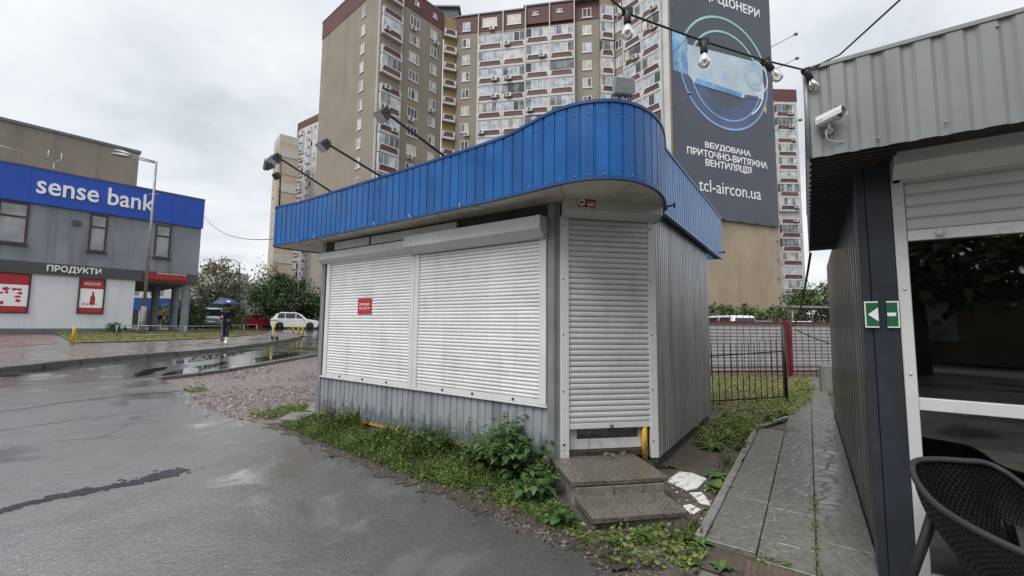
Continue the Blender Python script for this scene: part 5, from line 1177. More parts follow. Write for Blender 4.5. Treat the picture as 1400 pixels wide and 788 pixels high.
# ================================================================== APARTMENT TOWERS
beige = mat('brown grey panel wall',(0.265,0.225,0.180),0.8,var=0.10,vscale=0.25,streak=((0.19,0.155,0.12),0.9,0.55,0.5),bump=0.15,bscale=6)
beige2 = mat('sandy gable wall',(0.36,0.29,0.21),0.8,var=0.10,vscale=0.3,streak=((0.26,0.205,0.15),0.8,0.55,0.5),bump=0.2,bscale=5)
maroon = mat('maroon cladding',(0.115,0.045,0.045),0.7,var=0.12,vscale=0.5)
maroonp = mat('maroon balcony panel',(0.115,0.050,0.050),0.6,var=0.3,vscale=0.35,pos=True,orand=0.15)
twhite = mat('tower white trim',(0.55,0.545,0.53),0.6,var=0.08,vscale=0.6,streak=((0.38,0.37,0.35),1.5,0.56,0.5),pos=True)
wfr = mat('white window frame',(0.68,0.69,0.69),0.5,var=0.04)
pan = [mat('pane sky pale',(0.42,0.46,0.49),0.10,var=0.45,vscale=0.9,spec=0.7,pos=True), mat('pane grey',(0.17,0.185,0.195),0.08,var=0.7,vscale=0.9,spec=0.8,pos=True), mat('pane dark',(0.045,0.045,0.045),0.08,var=0.5,vscale=0.8,spec=0.8), mat('pane curtain',(0.52,0.50,0.45),0.3,var=0.25,vscale=1.2,pos=True)]  # the pale pane has the sky's reflection put into its base colour
dkfr = mat('dark glazing frame',(0.05,0.045,0.04),0.5); ochre = mat('ochre loggia wall',(0.27,0.20,0.095),0.8,var=0.2,vscale=0.6); acm = mat('ac unit white',(0.55,0.55,0.53),0.5,var=0.08); fanm = mat('ac fan grille',(0.10,0.10,0.10),0.6)
CACHE = {}
def win_mesh(w_, h, v):
    k = ('w',round(w_,2),round(h,2),v)
    if k in CACHE: return CACHE[k]
    mb = MB(); t = .09; mb.m(0)
    mb.box(-w_/2-.16,w_/2+.16,-.06,0,-h/2-.10,-h/2); mb.box(-w_/2,-w_/2+t,-.04,.0,-h/2,h/2); mb.box(w_/2-t,w_/2,-.04,0,-h/2,h/2); mb.box(-w_/2+t,w_/2-t,-.04,0,-h/2,-h/2+t); mb.box(-w_/2+t,w_/2-t,-.04,0,h/2-t,h/2)
    n_ = 2 if w_ < 1.6 else 3
    for q in range(1,n_): x = -w_/2+w_*q/n_; mb.box(x-.05,x+.05,-.038,0,-h/2+t,h/2-t)
    for q in range(n_):
        mb.m(1+(v+q*(v%3))%len(pan)); x0 = -w_/2+w_*q/n_; mb.quad((x0+.04,-.018,-h/2+t),(x0+w_/n_-.04,-.018,-h/2+t),(x0+w_/n_-.04,-.018,h/2-t),(x0+.04,-.018,h/2-t))
    CACHE[k] = mb.mesh('window',[wfr]+pan); return CACHE[k]
def bal_meshes(w_, v, h=2.87, proj=.55):
    k = ('b',round(w_,2),v,round(h,2))
    if k in CACHE: return CACHE[k]
    pz1 = -.85; pz0 = -1.83; t = .16
    mb = MB(); mb.m(0)
    mb.box(-w_/2,w_/2,-proj,.2,-h/2-.62,pz0)                 # slab edge
    mb.box(-w_/2,w_/2,-proj,-proj+.14,pz0,pz0+.10); mb.box(-w_/2,w_/2,-proj,-proj+.14,pz1-.10,pz1)
    # slanted side bands leave a trapezoid panel
    for sd in (-1,1):
        a_ = sd*w_/2; mb.extr([(a_,pz0+.10),(a_-sd*.14,pz0+.10),(a_-sd*.36,pz1-.10),(a_,pz1-.10)],'y',-proj,-proj+.14)
        mb.box(min(a_,a_-sd*.05),max(a_,a_-sd*.05),-proj+.14,.2,pz0,pz1)
    bm_ = mb.mesh('balcony',[twhite])
    mb = MB(); mb.quad((-w_/2+.1,-proj+.06,pz0+.05),(w_/2-.1,-proj+.06,pz0+.05),(w_/2-.1,-proj+.06,pz1-.05),(-w_/2+.1,-proj+.06,pz1-.05)); pm = mb.mesh('panel',[maroonp])
    gm = None
    if v != 9:
        mb = MB(); mb.m(0); z0 = pz1; z1 = h-1.83-.12-.62+.1; z1 = .70; fr = .06; n_ = max(3,int(w_/.75))
        mb.box(-w_/2,w_/2,-proj+.02,-proj+.09,z0,z0+fr); mb.box(-w_/2,w_/2,-proj+.02,-proj+.09,z1-fr,z1)
        for q in range(n_+1): x = -w_/2+w_*q/n_; mb.box(max(-w_/2,x-.035),min(w_/2,x+.035),-proj+.02,-proj+.085,z0+fr,z1-fr)
        r_ = random.Random(v*31+int(w_*10))
        for q in range(n_):
            mb.m(1+r_.choice((0,0,0,1,1,2,3) if v%3 else (0,0,0,0,1,3))); x0 = -w_/2+w_*q/n_; mb.quad((x0,-proj+.05,z0+fr),(x0+w_/n_,-proj+.05,z0+fr),(x0+w_/n_,-proj+.05,z1-fr),(x0,-proj+.05,z1-fr))
        mb.m(0)
        for sd in (-1,1):
            x = sd*(w_/2-.01); mb.quad((x,-proj+.05,z0),(x,.1,z0),(x,.1,z1),(x,-proj+.05,z1))
        gm = mb.mesh('glazing',[dkfr if v in (4,7) else wfr]+pan)
    else:
        mb = MB(); mb.quad((-w_/2,.05,-1.8),(w_/2,.05,-1.8),(w_/2,.05,.75),(-w_/2,.05,.75)); gm = mb.mesh('recess',[ochre])
    CACHE[k] = (bm_,pm,gm); return CACHE[k]
def ac_mesh():
    if 'ac' in CACHE: return CACHE['ac']
    mb = MB(); mb.m(0); mb.box(-.42,.42,-.36,0,-.30,.30); mb.m(1)
    vs = [(-.10+.23*math.cos(a_),-.365,.23*math.sin(a_)) for a_ in [k_*math.pi/6 for k_ in range(12)]]; mb.add(vs,[tuple(range(12))]); CACHE['ac'] = mb.mesh('air_conditioner',[acm,fanm]); return CACHE['ac']
class Facade:
    """places storeys of windows, balconies and ac units along one face of a building"""
    def __init__(s, parent, o, ang): s.p = parent; s.o = Vector((o[0],o[1],0)); s.a = ang; s.d = Vector((math.cos(ang),math.sin(ang),0)); s.n = Vector((-math.sin(ang),math.cos(ang),0))
    def pt(s, u, z, y=0): return s.o+s.d*u+s.n*y+Vector((0,0,z))-s.p.location
    def put(s, name, me, u, z, y=0): return link(name,me,s.p,s.pt(u,z,y),s.a)
    def windows(s, u, zs, w_=1.3, h=1.5, acp=.25):
        for z_ in zs:
            s.put('window',win_mesh(w_,h,random.randrange(8)),u,z_,-.09 if z_ > 49 else -.035)
            if random.random() < acp: s.put('air_conditioner',ac_mesh(),u+random.choice((-.3,.4)),z_-1.15,-.02)
    def balconies(s, u0, u1, zs, open_p=0.0, y=0, acp=.35, v0=None):
        for z_ in zs:
            v = 9 if random.random() < open_p else random.randrange(9)
            if v0 is not None: v = v0
            bm_,pm,gm = bal_meshes(u1-u0-.06,v); b_ = s.put('balcony',bm_,(u0+u1)/2,z_,y); link('panel',pm,b_); link('glazing' if v != 9 else 'recess',gm,b_)
            if random.random() < acp: s.put('air_conditioner',ac_mesh(),u0+(u1-u0)*random.choice((.2,.3,.7,.8)),z_-1.2,y-.56)
ZS = [47.35-2.87*k for k in range(16)]
# ---- left block
def wall_quadrant(parent, poly, z0, z1, name, m): return MB().prism([(p[0]-parent.location.x,p[1]-parent.location.y) for p in poly],z0,z1).build(name,m,parent)
YB2 = R(49.4); BX = Vector((math.cos(YB2),math.sin(YB2),0)); BY = Vector((-math.sin(YB2),math.cos(YB2),0))
A_ = Vector((-19.19,56.35,0)); Lp = A_+BY*17.24; Bp = A_+BX*11.7
lb = thing('apartment_block','brown apartment block with maroon top and blank side wall, left of the row','building',A_,0)
poly = [A_,Bp,Bp+BY*17,Lp]
wall_quadrant(lb,poly,0,49.05,'wall',beige)
ex_ = lambda k: [A_-BX*k-BY*k,Bp+BX*k-BY*k,Bp+BX*k+BY*(17+k),Lp-BX*k+BY*k]
wall_quadrant(lb,ex_(.06),49.05,52.0,'attic_band',maroon); wall_quadrant(lb,ex_(.12),52.0,52.2,'coping',plinthm)
fl = Facade(lb,A_+BY*17,YB2-math.pi/2); fl.windows(17-3.9,ZS,1.05,1.5,.12)
fr_ = Facade(lb,A_,YB2); fr_.balconies(.45,3.8,ZS+[50.2],open_p=.15); fr_.windows(6.15,ZS,1.75,1.5,.2); fr_.windows(9.8,ZS,1.25,1.5,.2)
MB().box(-.0,.28,-.12,.0,0,49).build('corner_strip',twhite,lb,(0,0,0),YB2)
MB().box(3.80,3.92,-.10,.0,0,49).build('edge_strip',twhite,lb,(0,0,0),YB2)
for u in (6.4,9.9): fr_.put('attic_vent',win_mesh(.7,.7,2),u,50.6,-.07)
# ---- middle block
C0 = Vector((-9.51,66.03,0)); C1_ = Vector((13.11,61.96,0)); ac_ = math.atan2(C1_.y-C0.y,C1_.x-C0.x); cd = (C1_-C0).normalized(); cn_ = Vector((-cd.y,cd.x,0)); cl = (C1_-C0).length
mbk = thing('apartment_block','broad balconied apartment block with maroon attic between the two brown wings','building',C0,0)
wall_quadrant(mbk,[C0,C1_,C1_+cn_*13,C0+cn_*13],0,49.05,'wall',beige)
wall_quadrant(mbk,[C0-cn_*.06,C0+cd*11.6-cn_*.06,C0+cd*11.6-cn_*.55,C0+cd*19.2-cn_*.55,C0+cd*19.2-cn_*.06,C1_-cn_*.06,C1_+cn_*13,C0+cn_*13],49.05,52.0,'attic_band',maroon)
wall_quadrant(mbk,[C0-cn_*.2,C0+cd*11.2-cn_*.2,C0+cd*11.2-cn_*.7,C1_-cn_*.7,C1_+cn_*13,C0+cn_*13],52.0,52.22,'coping',plinthm)
fcn = Facade(mbk,C0,ac_)
fcn.windows(1.7,[50.15]+ZS,1.25,1.5,.3); fcn.windows(21.1,[50.15]+ZS,1.35,1.5,.3)
fcn.balconies(3.84,7.8,ZS); fcn.balconies(7.9,11.45,ZS); fcn.balconies(11.65,15.3,ZS,y=-.4); fcn.balconies(15.42,19.1,ZS,y=-.4)
for u in (3.77,7.85,11.56,15.36,19.18): MB().box(u-.07,u+.07,-.42 if u < 11.5 else -.97,0,0,52).build('edge_strip',twhite,mbk,(0,0,0),ac_)
fcn.windows(5.6,[50.5],2.4,1.5,1); fcn.windows(9.6,[50.5],2.2,1.6,0)
for u in (13.1,16.9): fcn.put('attic_vent',win_mesh(.8,.55,1),u,50.7,-.57)
for u in (11.6,14.2,16.0,19.2): MB().box(u-.25,u+.25,1.0,1.5,52.2,52.9+random.uniform(0,.4)).build('roof_vent',plinthm,mbk,(0,0,0),ac_)
# open loggia stack in the corner between the blocks
fo = Facade(mbk,Bp+Vector((.05,.05,0)),math.atan2(C0.y-Bp.y,C0.x-Bp.x)); lw = (C0-Bp).length-.1
fo.balconies(.05,lw,ZS+[50.2],v0=9,acp=0)
wall_quadrant(mbk,[Bp+Vector((.02,.55,0)),C0+Vector((-.02,.55,0)),C0+Vector((0,6,0)),Bp+Vector((0,6,0))],0,52,'loggia_wall',ochre)
lh = thing('lift_house','dark slatted lift housing on the roof between the left and middle block','roof structure',Bp+Vector((-.4,1.2,52.0)),0)
mb = MB(); mb.box(-1.3,2.6,0,5,.1,2.0); mb.build('housing',bandm,lh); mb = MB(); mb.box(-1.6,2.9,-.4,5.3,2.0,2.25); mb.build('roof',plinthm,lh)
for q in range(9): MB().box(-1.35+q*.44,-1.22+q*.44,-.08,0,.2,2.0).build('slat',plinthm,lh)
# ---- right wing with the billboard gable
G0 = Vector((20.2,54.5,0)); ga = R(21); gdv = Vector((math.cos(ga),math.sin(ga),0)); gnv = Vector((-gdv.y,gdv.x,0))
Wg = G0+gdv*.95; Wr = G0+gdv*20.6; W0 = Vector((15.3,62.3,0)); wa = math.atan2(Wg.y-W0.y,Wg.x-W0.x); wl = (Wg-W0).length
rw = thing('apartment_block','apartment wing with stacked balconies whose end wall carries the billboard','building',Wg,0)
wall_quadrant(rw,[Wg,Wr,Wr+gnv*14,W0+Vector((3,3,0)),W0],0,49.05,'wall',beige2)
wall_quadrant(rw,[Wg-gdv*.06-gnv*.06,Wr+gdv*.06-gnv*.06,Wr+gnv*14,W0+Vector((3,3,0)),W0-gdv*.06],49.05,55.0,'attic_band',maroon)
fw = Facade(rw,W0,wa)
MB().box(0,2.25,-.03,.02,0,49.0).build('brown_bay',beige,rw,W0-rw.location,wa)
fw.windows(1.1,[50.2]+ZS,1.2,1.5,.25); fw.balconies(2.4,5.35,ZS+[50.2],acp=.3); fw.balconies(5.47,8.4,ZS+[50.2],acp=.3)
for u in (2.33,5.41,8.47): MB().box(u-.08,u+.08,-.58,0,0,53).build('edge_strip',twhite,rw,W0-rw.location,wa)
MB().box(8.6,wl+.02,-.10,0,0,53).build('corner_strip',twhite,rw,W0-rw.location,wa)
S0 = Vector((13.15,61.95,0)); S1 = Vector((15.25,62.25,0)); fs = Facade(rw,S0,math.atan2(S1.y-S0.y,S1.x-S0.x)); fs.balconies(.03,2.1,ZS+[50.2],y=-.1,acp=.15)
wall_quadrant(rw,[S0,S1,S1+Vector((0,3,0)),S0+Vector((0,3,0))],0,52.5,'stair_wall',beige)
for q in range(14):
    z_ = 3.2+q*2.75
    if z_ < 16: MB().box(-.25,0,-.30,0,z_,z_+.10).build('wall_bracket',plinthm,rw,Wr-rw.location-gdv*.4,ga)
# ---- billboard on the gable (flat print on a hung banner)
slate = mat('billboard slate',(0.078,0.090,0.115),0.6,var=0.06,vscale=0.15)
bb = thing('billboard','huge dark slate advertising banner covering the tower end wall','billboard',G0-gnv*.30+Vector((0,0,16.3)),ga)
MB().box(1.22,20.3,0,.18,0,39).build('banner',slate,bb)
def btxt(s_, u, z_, wd, h, b_=.03): link('lettering',text_mesh('lettering',s_,1,signwhite,.01,b_,width=wd,height=h),bb,(u,-.03,z_-16.3))
btxt('ВБУДОВАНА',6.5,26.02,8.6,1.02,.022); btxt('ПРИТОЧНО-ВИТЯЖНА',3.3,24.82,15.1,1.02,.022); btxt('ВЕНТИЛЯЦІЯ',6.5,23.40,8.65,1.20,.022); btxt('tcl-aircon.ua',5.2,19.95,11.6,1.72,.0); btxt('КОНДИЦІОНЕРИ',3.0,48.0,15.1,1.75,.022)
teal = mat('print teal ring',(0.32,0.60,0.60),0.6,var=0.2,vscale=0.2); blur = mat('print blue ring',(0.24,0.40,0.72),0.6,var=0.2,vscale=0.2); skyb = mat('print sky blue',(0.16,0.34,0.62),0.6,var=0.35,vscale=0.35,stain=((0.45,0.65,0.80),0.5,0.5,0.15,0.8)); unit = mat('print pale unit',(0.50,0.60,0.66),0.6,var=0.12,vscale=0.3,stain=((0.30,0.48,0.66),0.35,0.52,0.12,0.7)); unit2 = mat('print unit edge',(0.34,0.52,0.62),0.6,var=0.2,vscale=0.8); slate2 = mat('print dusky blue',(0.085,0.12,0.21),0.6,var=0.2,vscale=0.2)
def arc(cu, cz, r_, a0, a1, w_, m, y=-.02, n=40):
    mb = MB(); vs = []
    for i in range(n+1):
        a_ = R(a0+(a1-a0)*i/n)
        for k_ in (-1,1): vs.append((cu+(r_+k_*w_/2)*math.cos(a_),y,cz-16.3+(r_+k_*w_/2)*math.sin(a_)))
    mb.add(vs,[(2*i,2*i+1,2*i+3,2*i+2) for i in range(n)]); return mb.build('ring_print',m,bb)
arc(10.9,37.6,6.4,-175,-5,3.4,slate2,-.012)
arc(10.8,37.9,8.3,10,190,.32,teal,-.03); arc(10.8,37.9,8.3,190,370,.28,blur,-.03); arc(10.9,37.5,6.6,15,165,.30,teal,-.03); arc(10.9,37.5,6.6,165,375,.22,blur,-.03)
def pp(pts, m, y, name): mb = MB(); mb.add([(u,y,z_-16.3) for u,z_ in pts],[tuple(range(len(pts)))]); return mb.build(name,m,bb)
pp([(1.25,36.2),(3.9,36.0),(3.9,41.3),(1.25,42.2)],skyb,-.022,'colour_print')
pp([(3.8,36.1),(4.9,35.1),(13.6,34.8),(18.2,35.5),(18.2,41.1),(3.8,40.5)],unit,-.045,'unit_print')
pp([(4.9,35.1),(13.6,34.8),(13.8,35.5),(5.3,35.9)],skyb,-.055,'unit_print'); pp([(14.2,34.95),(17.2,35.25),(17.0,35.7),(14.4,35.45)],slate2,-.055,'unit_print')
arc(16.6,38.6,1.9,60,300,.45,unit2,-.06); arc(16.6,38.6,1.2,-120,170,.35,unit2,-.06); arc(16.6,38.6,2.5,-90,90,.20,signwhite,-.06)
arc(13.0,37.2,5.2,-60,8,.22,signwhite,-.06)
pp([(18.0,34.0),(18.4,33.2),(18.7,33.9),(18.5,34.8)],mat('print gold',(0.60,0.42,0.10),0.6),-.06,'colour_print')
for u in (9.5,12.6,15.7,18.9): MB().box(u-.12,u+.12,-.28,0,-.05,.18).build('edge_clamp',bandm,bb)
for u,z_,ln in ((1.25,44.7,2.6),(1.25,38.6,2.6),(1.25,30.9,2.4)):
    lampn = MB(); lampn.tube([(u,0,z_-16.3),(u+.4,-ln,z_-16.3+.7)],.05,6); o_ = lampn.build('lamp_arm',galv,bb); bevel(MB().cbox((u+.42,-ln,z_-16.3+.75),(.5,.4,.25)).build('banner_lamp',galv,o_),.05)
for z_ in (44.3,40.5,31.0):
    lampn = MB(); lampn.tube([(20.3,0,z_-16.3),(22.2,-2.4,z_-16.3+.9)],.05,6); o_ = lampn.build('lamp_arm',galv,bb); bevel(MB().cbox((22.3,-2.5,z_-16.3+.95),(.5,.4,.3)).build('banner_lamp',galv,o_),.05)

# ---- towers further off
def far_tower(label, base, ang, wl_, wr2, ztop_, cols_r, cols_l, m_r, m_l, topm, fl_h=2.75, n=None, strip=None):
    t = thing('apartment_tower',label,'building',base,0); d = Vector((math.cos(ang),math.sin(ang),0)); nn_ = Vector((-d.y,d.x,0)); B0 = Vector((base[0],base[1],0))
    wall_quadrant(t,[B0,B0+d*wr2,B0+d*wr2+nn_*wl_,B0+nn_*wl_],0,ztop_-2.6,'wall',m_r)
    wall_quadrant(t,[B0-d*.05-nn_*.05,B0+d*(wr2+.05)-nn_*.05,B0+d*(wr2+.05)+nn_*(wl_+.05),B0-d*.05+nn_*(wl_+.05)],ztop_-2.6,ztop_,'attic_band',topm)
    f_ = Facade(t,B0,ang); fl2 = Facade(t,B0+nn_*wl_,ang-math.pi/2); zs = []
    z_ = ztop_-4.2
    while z_ > 3: zs.append(z_); z_ -= fl_h
    for kind,u0,u1 in cols_r:
        if kind == 'b': f_.balconies(u0,u1,zs,open_p=.25,acp=.15)
        else: f_.windows((u0+u1)/2,zs,u1-u0,1.5,.05)
    for kind,u0,u1 in cols_l:
        if kind == 'b': fl2.balconies(u0,u1,zs,open_p=.25,acp=.1)
        else: fl2.windows((u0+u1)/2,zs,u1-u0,1.5,.05)
    return t,f_,fl2,zs
# right of the billboard, only its balcony end shows
far_tower('narrow balconied tower end with maroon top right of the billboard',Vector((52.7,82.7,0)),R(2),16,4.9,50.0,[('b',.15,4.2)],[],twhite,twhite,maroon)
palew = mat('pale tower panel',(0.50,0.47,0.42),0.8,var=0.08,vscale=0.2,streak=((0.40,0.37,0.33),0.6,0.56,0.4)); sandw = mat('sand tower panel',(0.46,0.38,0.29),0.8,var=0.10,vscale=0.15,streak=((0.36,0.30,0.23),0.6,0.56,0.4))
t2,f2,fl2,z2 = far_tower('tall pale tower with maroon corner and open balconies, beside the brown block',Vector((-75.8,144,0)),R(-34.4),10,24,71.5,[('b',1.6,4.6),('w',5.6,6.8),('b',7.6,9.6),('w',10.6,11.8),('w',13,14.2)],[],twhite,twhite,maroon)
MB().box(-.05,1.3,-.12,.2,0,71).build('maroon_corner',maroon,t2,(0,0,0),R(-34.4))
t1,f1,fl1,z1_ = far_tower('pale sand-coloured slab tower behind the floodlight post, furthest left',Vector((-71.67,126.1,0)),R(40),8.3,5.4,59.5,[],[('w',2.5,3.5),('w',5.5,6.5)],sandw,palew,palew)
for k_,z_ in enumerate([3+q*5.5 for q in range(10)]):
    if k_%2: MB().box(.2,5.2,-.06,.0,z_,z_+2.7).build('wall_panel',palew,t1,(0,0,0),R(40))
    MB().box(.1,5.3,-.08,.0,z_-.08,z_+.04).build('joint_band',plinthm,t1,(0,0,0),R(40))

# ---- low buildings seen through the porch and beyond
lowb = thing('low_shop_building','low white shop with a blue band and dark windows behind the porch','building',Vector((-58,52,0)),R(14))
MB().box(-12,22,0,10,.6,7.0).build('wall',mat('white shop wall',(0.55,0.55,0.52),0.7,var=0.08),lowb); MB().box(-12,22,-.12,0,3.1,4.6).build('blue_band',mat('blue band',(0.02,0.06,0.25),0.5),lowb); MB().box(-12,22,-.08,0,.8,3.0).build('shop_windows',mat('dark shopfront',(0.04,0.045,0.05),0.15,var=0.4),lowb)
for q in range(14): MB().box(-11+q*2.4,-10.9+q*2.4,-.14,0,.8,3.0).build('mullion',wfr,lowb); 
for q in range(12): MB().box(-10+q*2.7,-8.6+q*2.7,-.05,0,5.0,6.4).build('window',farpane,lowb)
yb_ = thing('yellow_sign_building','bright yellow panel building beyond the porch columns','building',Vector((-56,76,0)),R(10))
MB().box(-2.2,.8,0,6,.8,9.2).build('wall',mat('signal yellow',(0.62,0.55,0.05),0.6,var=0.08),yb_); MB().box(-2.25,.85,-.06,.0,.8,3.2).build('blue_base',mat('blue band',(0,0,0)),yb_)
rb = thing('red_roof_sign','small red rooftop letters on a pale block in the distance','sign',Vector((-66,92,10.5)),R(12))
MB().box(-1.5,6,.0,5,-10,2.0).build('pale_block',palew,rb)
link('lettering',text_mesh('lettering','М',1,mat('bright red letters',(0,0,0)),.1,.06,width=1.0,height=1.5),rb,(-.2,-.2,2.1)); link('lettering',text_mesh('lettering','Ж',1,MATS['bright red letters'],.1,.06,width=1.2,height=1.5),rb,(1.0,-.2,2.1))
cp_ = thing('entrance_canopy','small flat grey entrance roof at the foot of the billboard wall','canopy',at_ground(27.2,41.5),R(8))
MB().box(-1.2,3.4,-1.6,1.2,2.9,3.1).build('roof',galv,cp_)
for x,y in ((-1.0,-1.4),(3.2,-1.4),(-1.0,1.0),(3.2,1.0)): MB().tube([(x,y,0),(x,y,2.9)],.05,6).build('post',galv,cp_)

# ================================================================== TREES AND HEDGES
bark = mat('bark',(0.07,0.055,0.042),0.85,var=0.3,vscale=6,bump=0.6,bscale=25)
leafA = mat('dark tree leaf',(0.048,0.088,0.030),0.55,var=0.25,vscale=0.5,island=0.4,transl=0.25); leafB = mat('grey green tree leaf',(0.15,0.18,0.11),0.6,var=0.2,vscale=0.4,island=0.35,transl=0.25); leafC = mat('hedge leaf',(0.085,0.135,0.042),0.55,var=0.25,vscale=0.8,island=0.4,transl=0.25)
def tree(name, label, base, h, rx, leaf, n_cl, per, lsz, trunk_h=None, ry=None, group='trees and hedges', wisp=0.0, cat='tree', low=.25):
    t = thing(name,label,cat,base,random.uniform(0,6),group); ry = ry or rx; th = trunk_h if trunk_h is not None else h*.35
    mb = MB(); mb.tube([(0,0,-.2),(.05,.03,th*.6),(0,.05,th),(.1,-.05,h*.75)],[h*.028,h*.022,h*.018,h*.005],8)
    cl = []
    for k_ in range(n_cl):
        for _ in range(30):
            v = Vector((random.gauss(0,1),random.gauss(0,1),random.gauss(0,1))).normalized()*random.uniform(.35,1)**.6
            z_ = (v.z*.5+.5); rr = math.sin(min(1,z_*.9+.12)*math.pi)**.6*(1-.25*z_)
            if math.hypot(v.x,v.y) <= rr+.15: break
        c_ = Vector((v.x*rx,v.y*ry,h*low+(h*(1-low))*z_*.97))
        cl.append(c_)
        if k_%4 == 0: s_ = Vector((0,.03,min(th,c_.z*.75)+random.uniform(0,h*.1))); mb.tube([s_,s_.lerp(c_,.55)+Vector((0,0,.04*h)),c_],[h*.010,h*.007,h*.003],5)
    mb.build('trunk',bark,t)
    pts = []; dirs = []
    for c_ in cl:
        s_ = h*random.choice((.03,.045,.06,.08,.10))
        p = rng.normal(size=(per,3))*np.array([s_,s_,s_*.75]); pts.append(p+np.array(c_))
    pts = np.concatenate(pts); d = rng.normal(size=pts.shape); d[:,2] -= .2
    if wisp: d[:,2] += wisp
    sizes = lsz*rng.uniform(.6,1.35,len(pts))
    link('crown',leaf_mesh('crown',pts,sizes,leaf,dirs=d),t)
    return t
tree('leafy_tree','dense dark leafy tree beside the white SUV',at_ground(-26.6,49.5),6.6,3.5,leafA,90,60,.36,low=.08)
tree('leafy_tree','smaller dark leafy tree between the SUV and the kiosk post',at_ground(-22.2,51),5.0,2.4,leafA,50,50,.34,low=.06)
tree('wispy_tree','tall wispy grey-green tree left of the curved street lamp',at_ground(-37.5,54),8.6,2.8,leafB,80,42,.34,wisp=.9,low=.12)
tree('wispy_tree','wispy grey-green tree right of the curved street lamp',at_ground(-32.5,57),8.6,2.5,leafB,70,42,.34,wisp=.9,low=.12)
tree('wispy_tree','low loose grey-green tree before the yellow building',at_ground(-41.5,54),3.6,2.4,leafB,50,42,.34,low=.1)
tree('roadside_bush','round green bush behind the silver van',at_ground(-29.2,44),2.6,2.0,leafC,40,50,.26,trunk_h=.5,low=.05,cat='bush')
tree('roadside_bush','low green bush behind the red car',at_ground(-25.2,52.5),2.8,2.6,leafC,40,50,.28,trunk_h=.5,low=.05,cat='bush')
tree('roadside_bush','green bush beside the right porch column',at_ground(-24.6,32.6,.1),2.0,1.2,leafC,30,50,.20,trunk_h=.4,low=.05,cat='bush')
tree('roadside_bush','tiny shrub against the white wall under the bottle poster',at_ground(-22.2,24.0,.2),.55,.5,leafC,12,25,.13,trunk_h=.15,low=.2,cat='bush')
tree('leafy_tree','broad leafy tree right of the billboard wall, above the fence',at_ground(33.5,45),6.4,3.9,leafC,110,60,.32,low=.1)
tree('leafy_tree','leafy tree beside the shop wall edge, behind the fence',at_ground(37.5,44),6.0,3.2,leafC,70,55,.32,low=.1)
for q,(x,y,h,lab) in enumerate(((19.0,40,3.4,'left part of the green hedge below the billboard wall'),(22.2,40.8,3.6,'middle part of the green hedge below the billboard wall'),(25.3,41.4,3.3,'right part of the green hedge below the billboard wall'))):
    tree('hedge_bush',lab,at_ground(x,y),h,2.1,leafC,60,55,.26,trunk_h=.4,low=.04,cat='hedge')
# behind the camera: what the shop windows mirror
rbk = thing('brick_row','long low brown building behind the viewer, mirrored in the shop panes','building',Vector((-14,-19,0)),R(-8))
MB().box(-24,26,-8,0,0,3.3).build('wall',mat('brown brick wall',(0.15,0.115,0.09),0.8,var=0.2,vscale=1.2),rbk); MB().box(-24.2,26.2,-8.2,.25,3.3,3.6).build('roof',bandm,rbk)
for q in range(9): MB().box(-22+q*5.2,-19+q*5.2,-.02,.05,1.0,2.8).build('window',farpane,rbk)
for q,(x,y,h) in enumerate(((-19,-13,9.5),(-12.5,-15,11),(-5.0,-13.0,8),(4,-16,9),(11,-14,10))):
    tree('shade_tree','tall dark tree behind the viewer, number %s from the left'%('one','two','three','four','five')[q],Vector((x,y,0)),h,3.6,leafA,60,45,.5,group='trees behind the viewer',low=.3)

# ================================================================== WEEDS AND GRASS
def sprigs(pts, hmin, hmax, lsz, per=7, spread=.35):
    """upright weedy stems dressed with small leaves; pts (x,y,z,scale)"""
    C_ = []; D_ = []; S_ = []
    for x,y,z_,s_ in pts:
        h = random.uniform(hmin,hmax)*s_; lx,ly = random.gauss(0,spread)*h,random.gauss(0,spread)*h
        for k_ in range(per):
            t = (k_+.4+random.random()*.6)/per; an_ = random.uniform(0,6.28)
            C_.append((x+lx*t,y+ly*t,z_+h*t)); D_.append((math.cos(an_),math.sin(an_),random.uniform(-.25,.6))); S_.append(lsz*random.uniform(.6,1.4)*(1.15-.5*t)*(.6+.4*s_))
    return np.array(C_),np.array(D_),np.array(S_)
def weeds(name, label, pts, hmin, hmax, lsz, m, per=7, cat='weeds'):
    c_,d_2,s_ = sprigs(pts,hmin,hmax,lsz,per); return stuff(tag(link(name,leaf_mesh(name,c_,s_,m,dirs=d_2,aspect=.6)),label,cat))
strip = [(p[0]+.06,p[1]+.06) for p in weed_edge[:-1]]
kf = [K(al,.02) for al in (5.2,4.46,3.5,2.5,1.5,.5,.0)]
strip_poly = strip+[(p.x,p.y) for p in (K(5.35,-1.15),K(5.1,-.75),K(4.75,-.5),K(4.45,-.03))]+[(p.x,p.y) for p in (K(3.5,-.02),K(2.5,-.02),K(1.5,-.02),K(.5,-.02),K(-.1,-.05),K(-.35,-.3))]
def edge_fall(x, y): # plants are shorter near the asphalt
    d = min(math.hypot(x-p[0],y-p[1]) for p in strip); return min(1.15,.16+d*1.9)
noise_c = [(random.uniform(-4,1.5),random.uniform(2.5,7.5),random.choice((.35,.5,.7,.9,1.1,1.5))) for _ in range(90)]
def bare(x, y): return min(math.hypot(x-q[0],y-q[1])-q[2] for q in bare_c) < 0
bare_c = [(random.uniform(-3.6,.9),random.uniform(2.8,6.9),random.uniform(.06,.20)) for _ in range(60)]
def patch(x, y):
    return min(noise_c,key=lambda q: (q[0]-x)**2+(q[1]-y)**2)[2]
pts = [(x,y,.0,edge_fall(x,y)*patch(x,y)) for x,y in scatter(strip_poly,7400) if not bare(x,y)]
weeds('weed_strip','thick low green weeds growing along the kiosk front',pts,.05,.20,.034,weed_m,8)
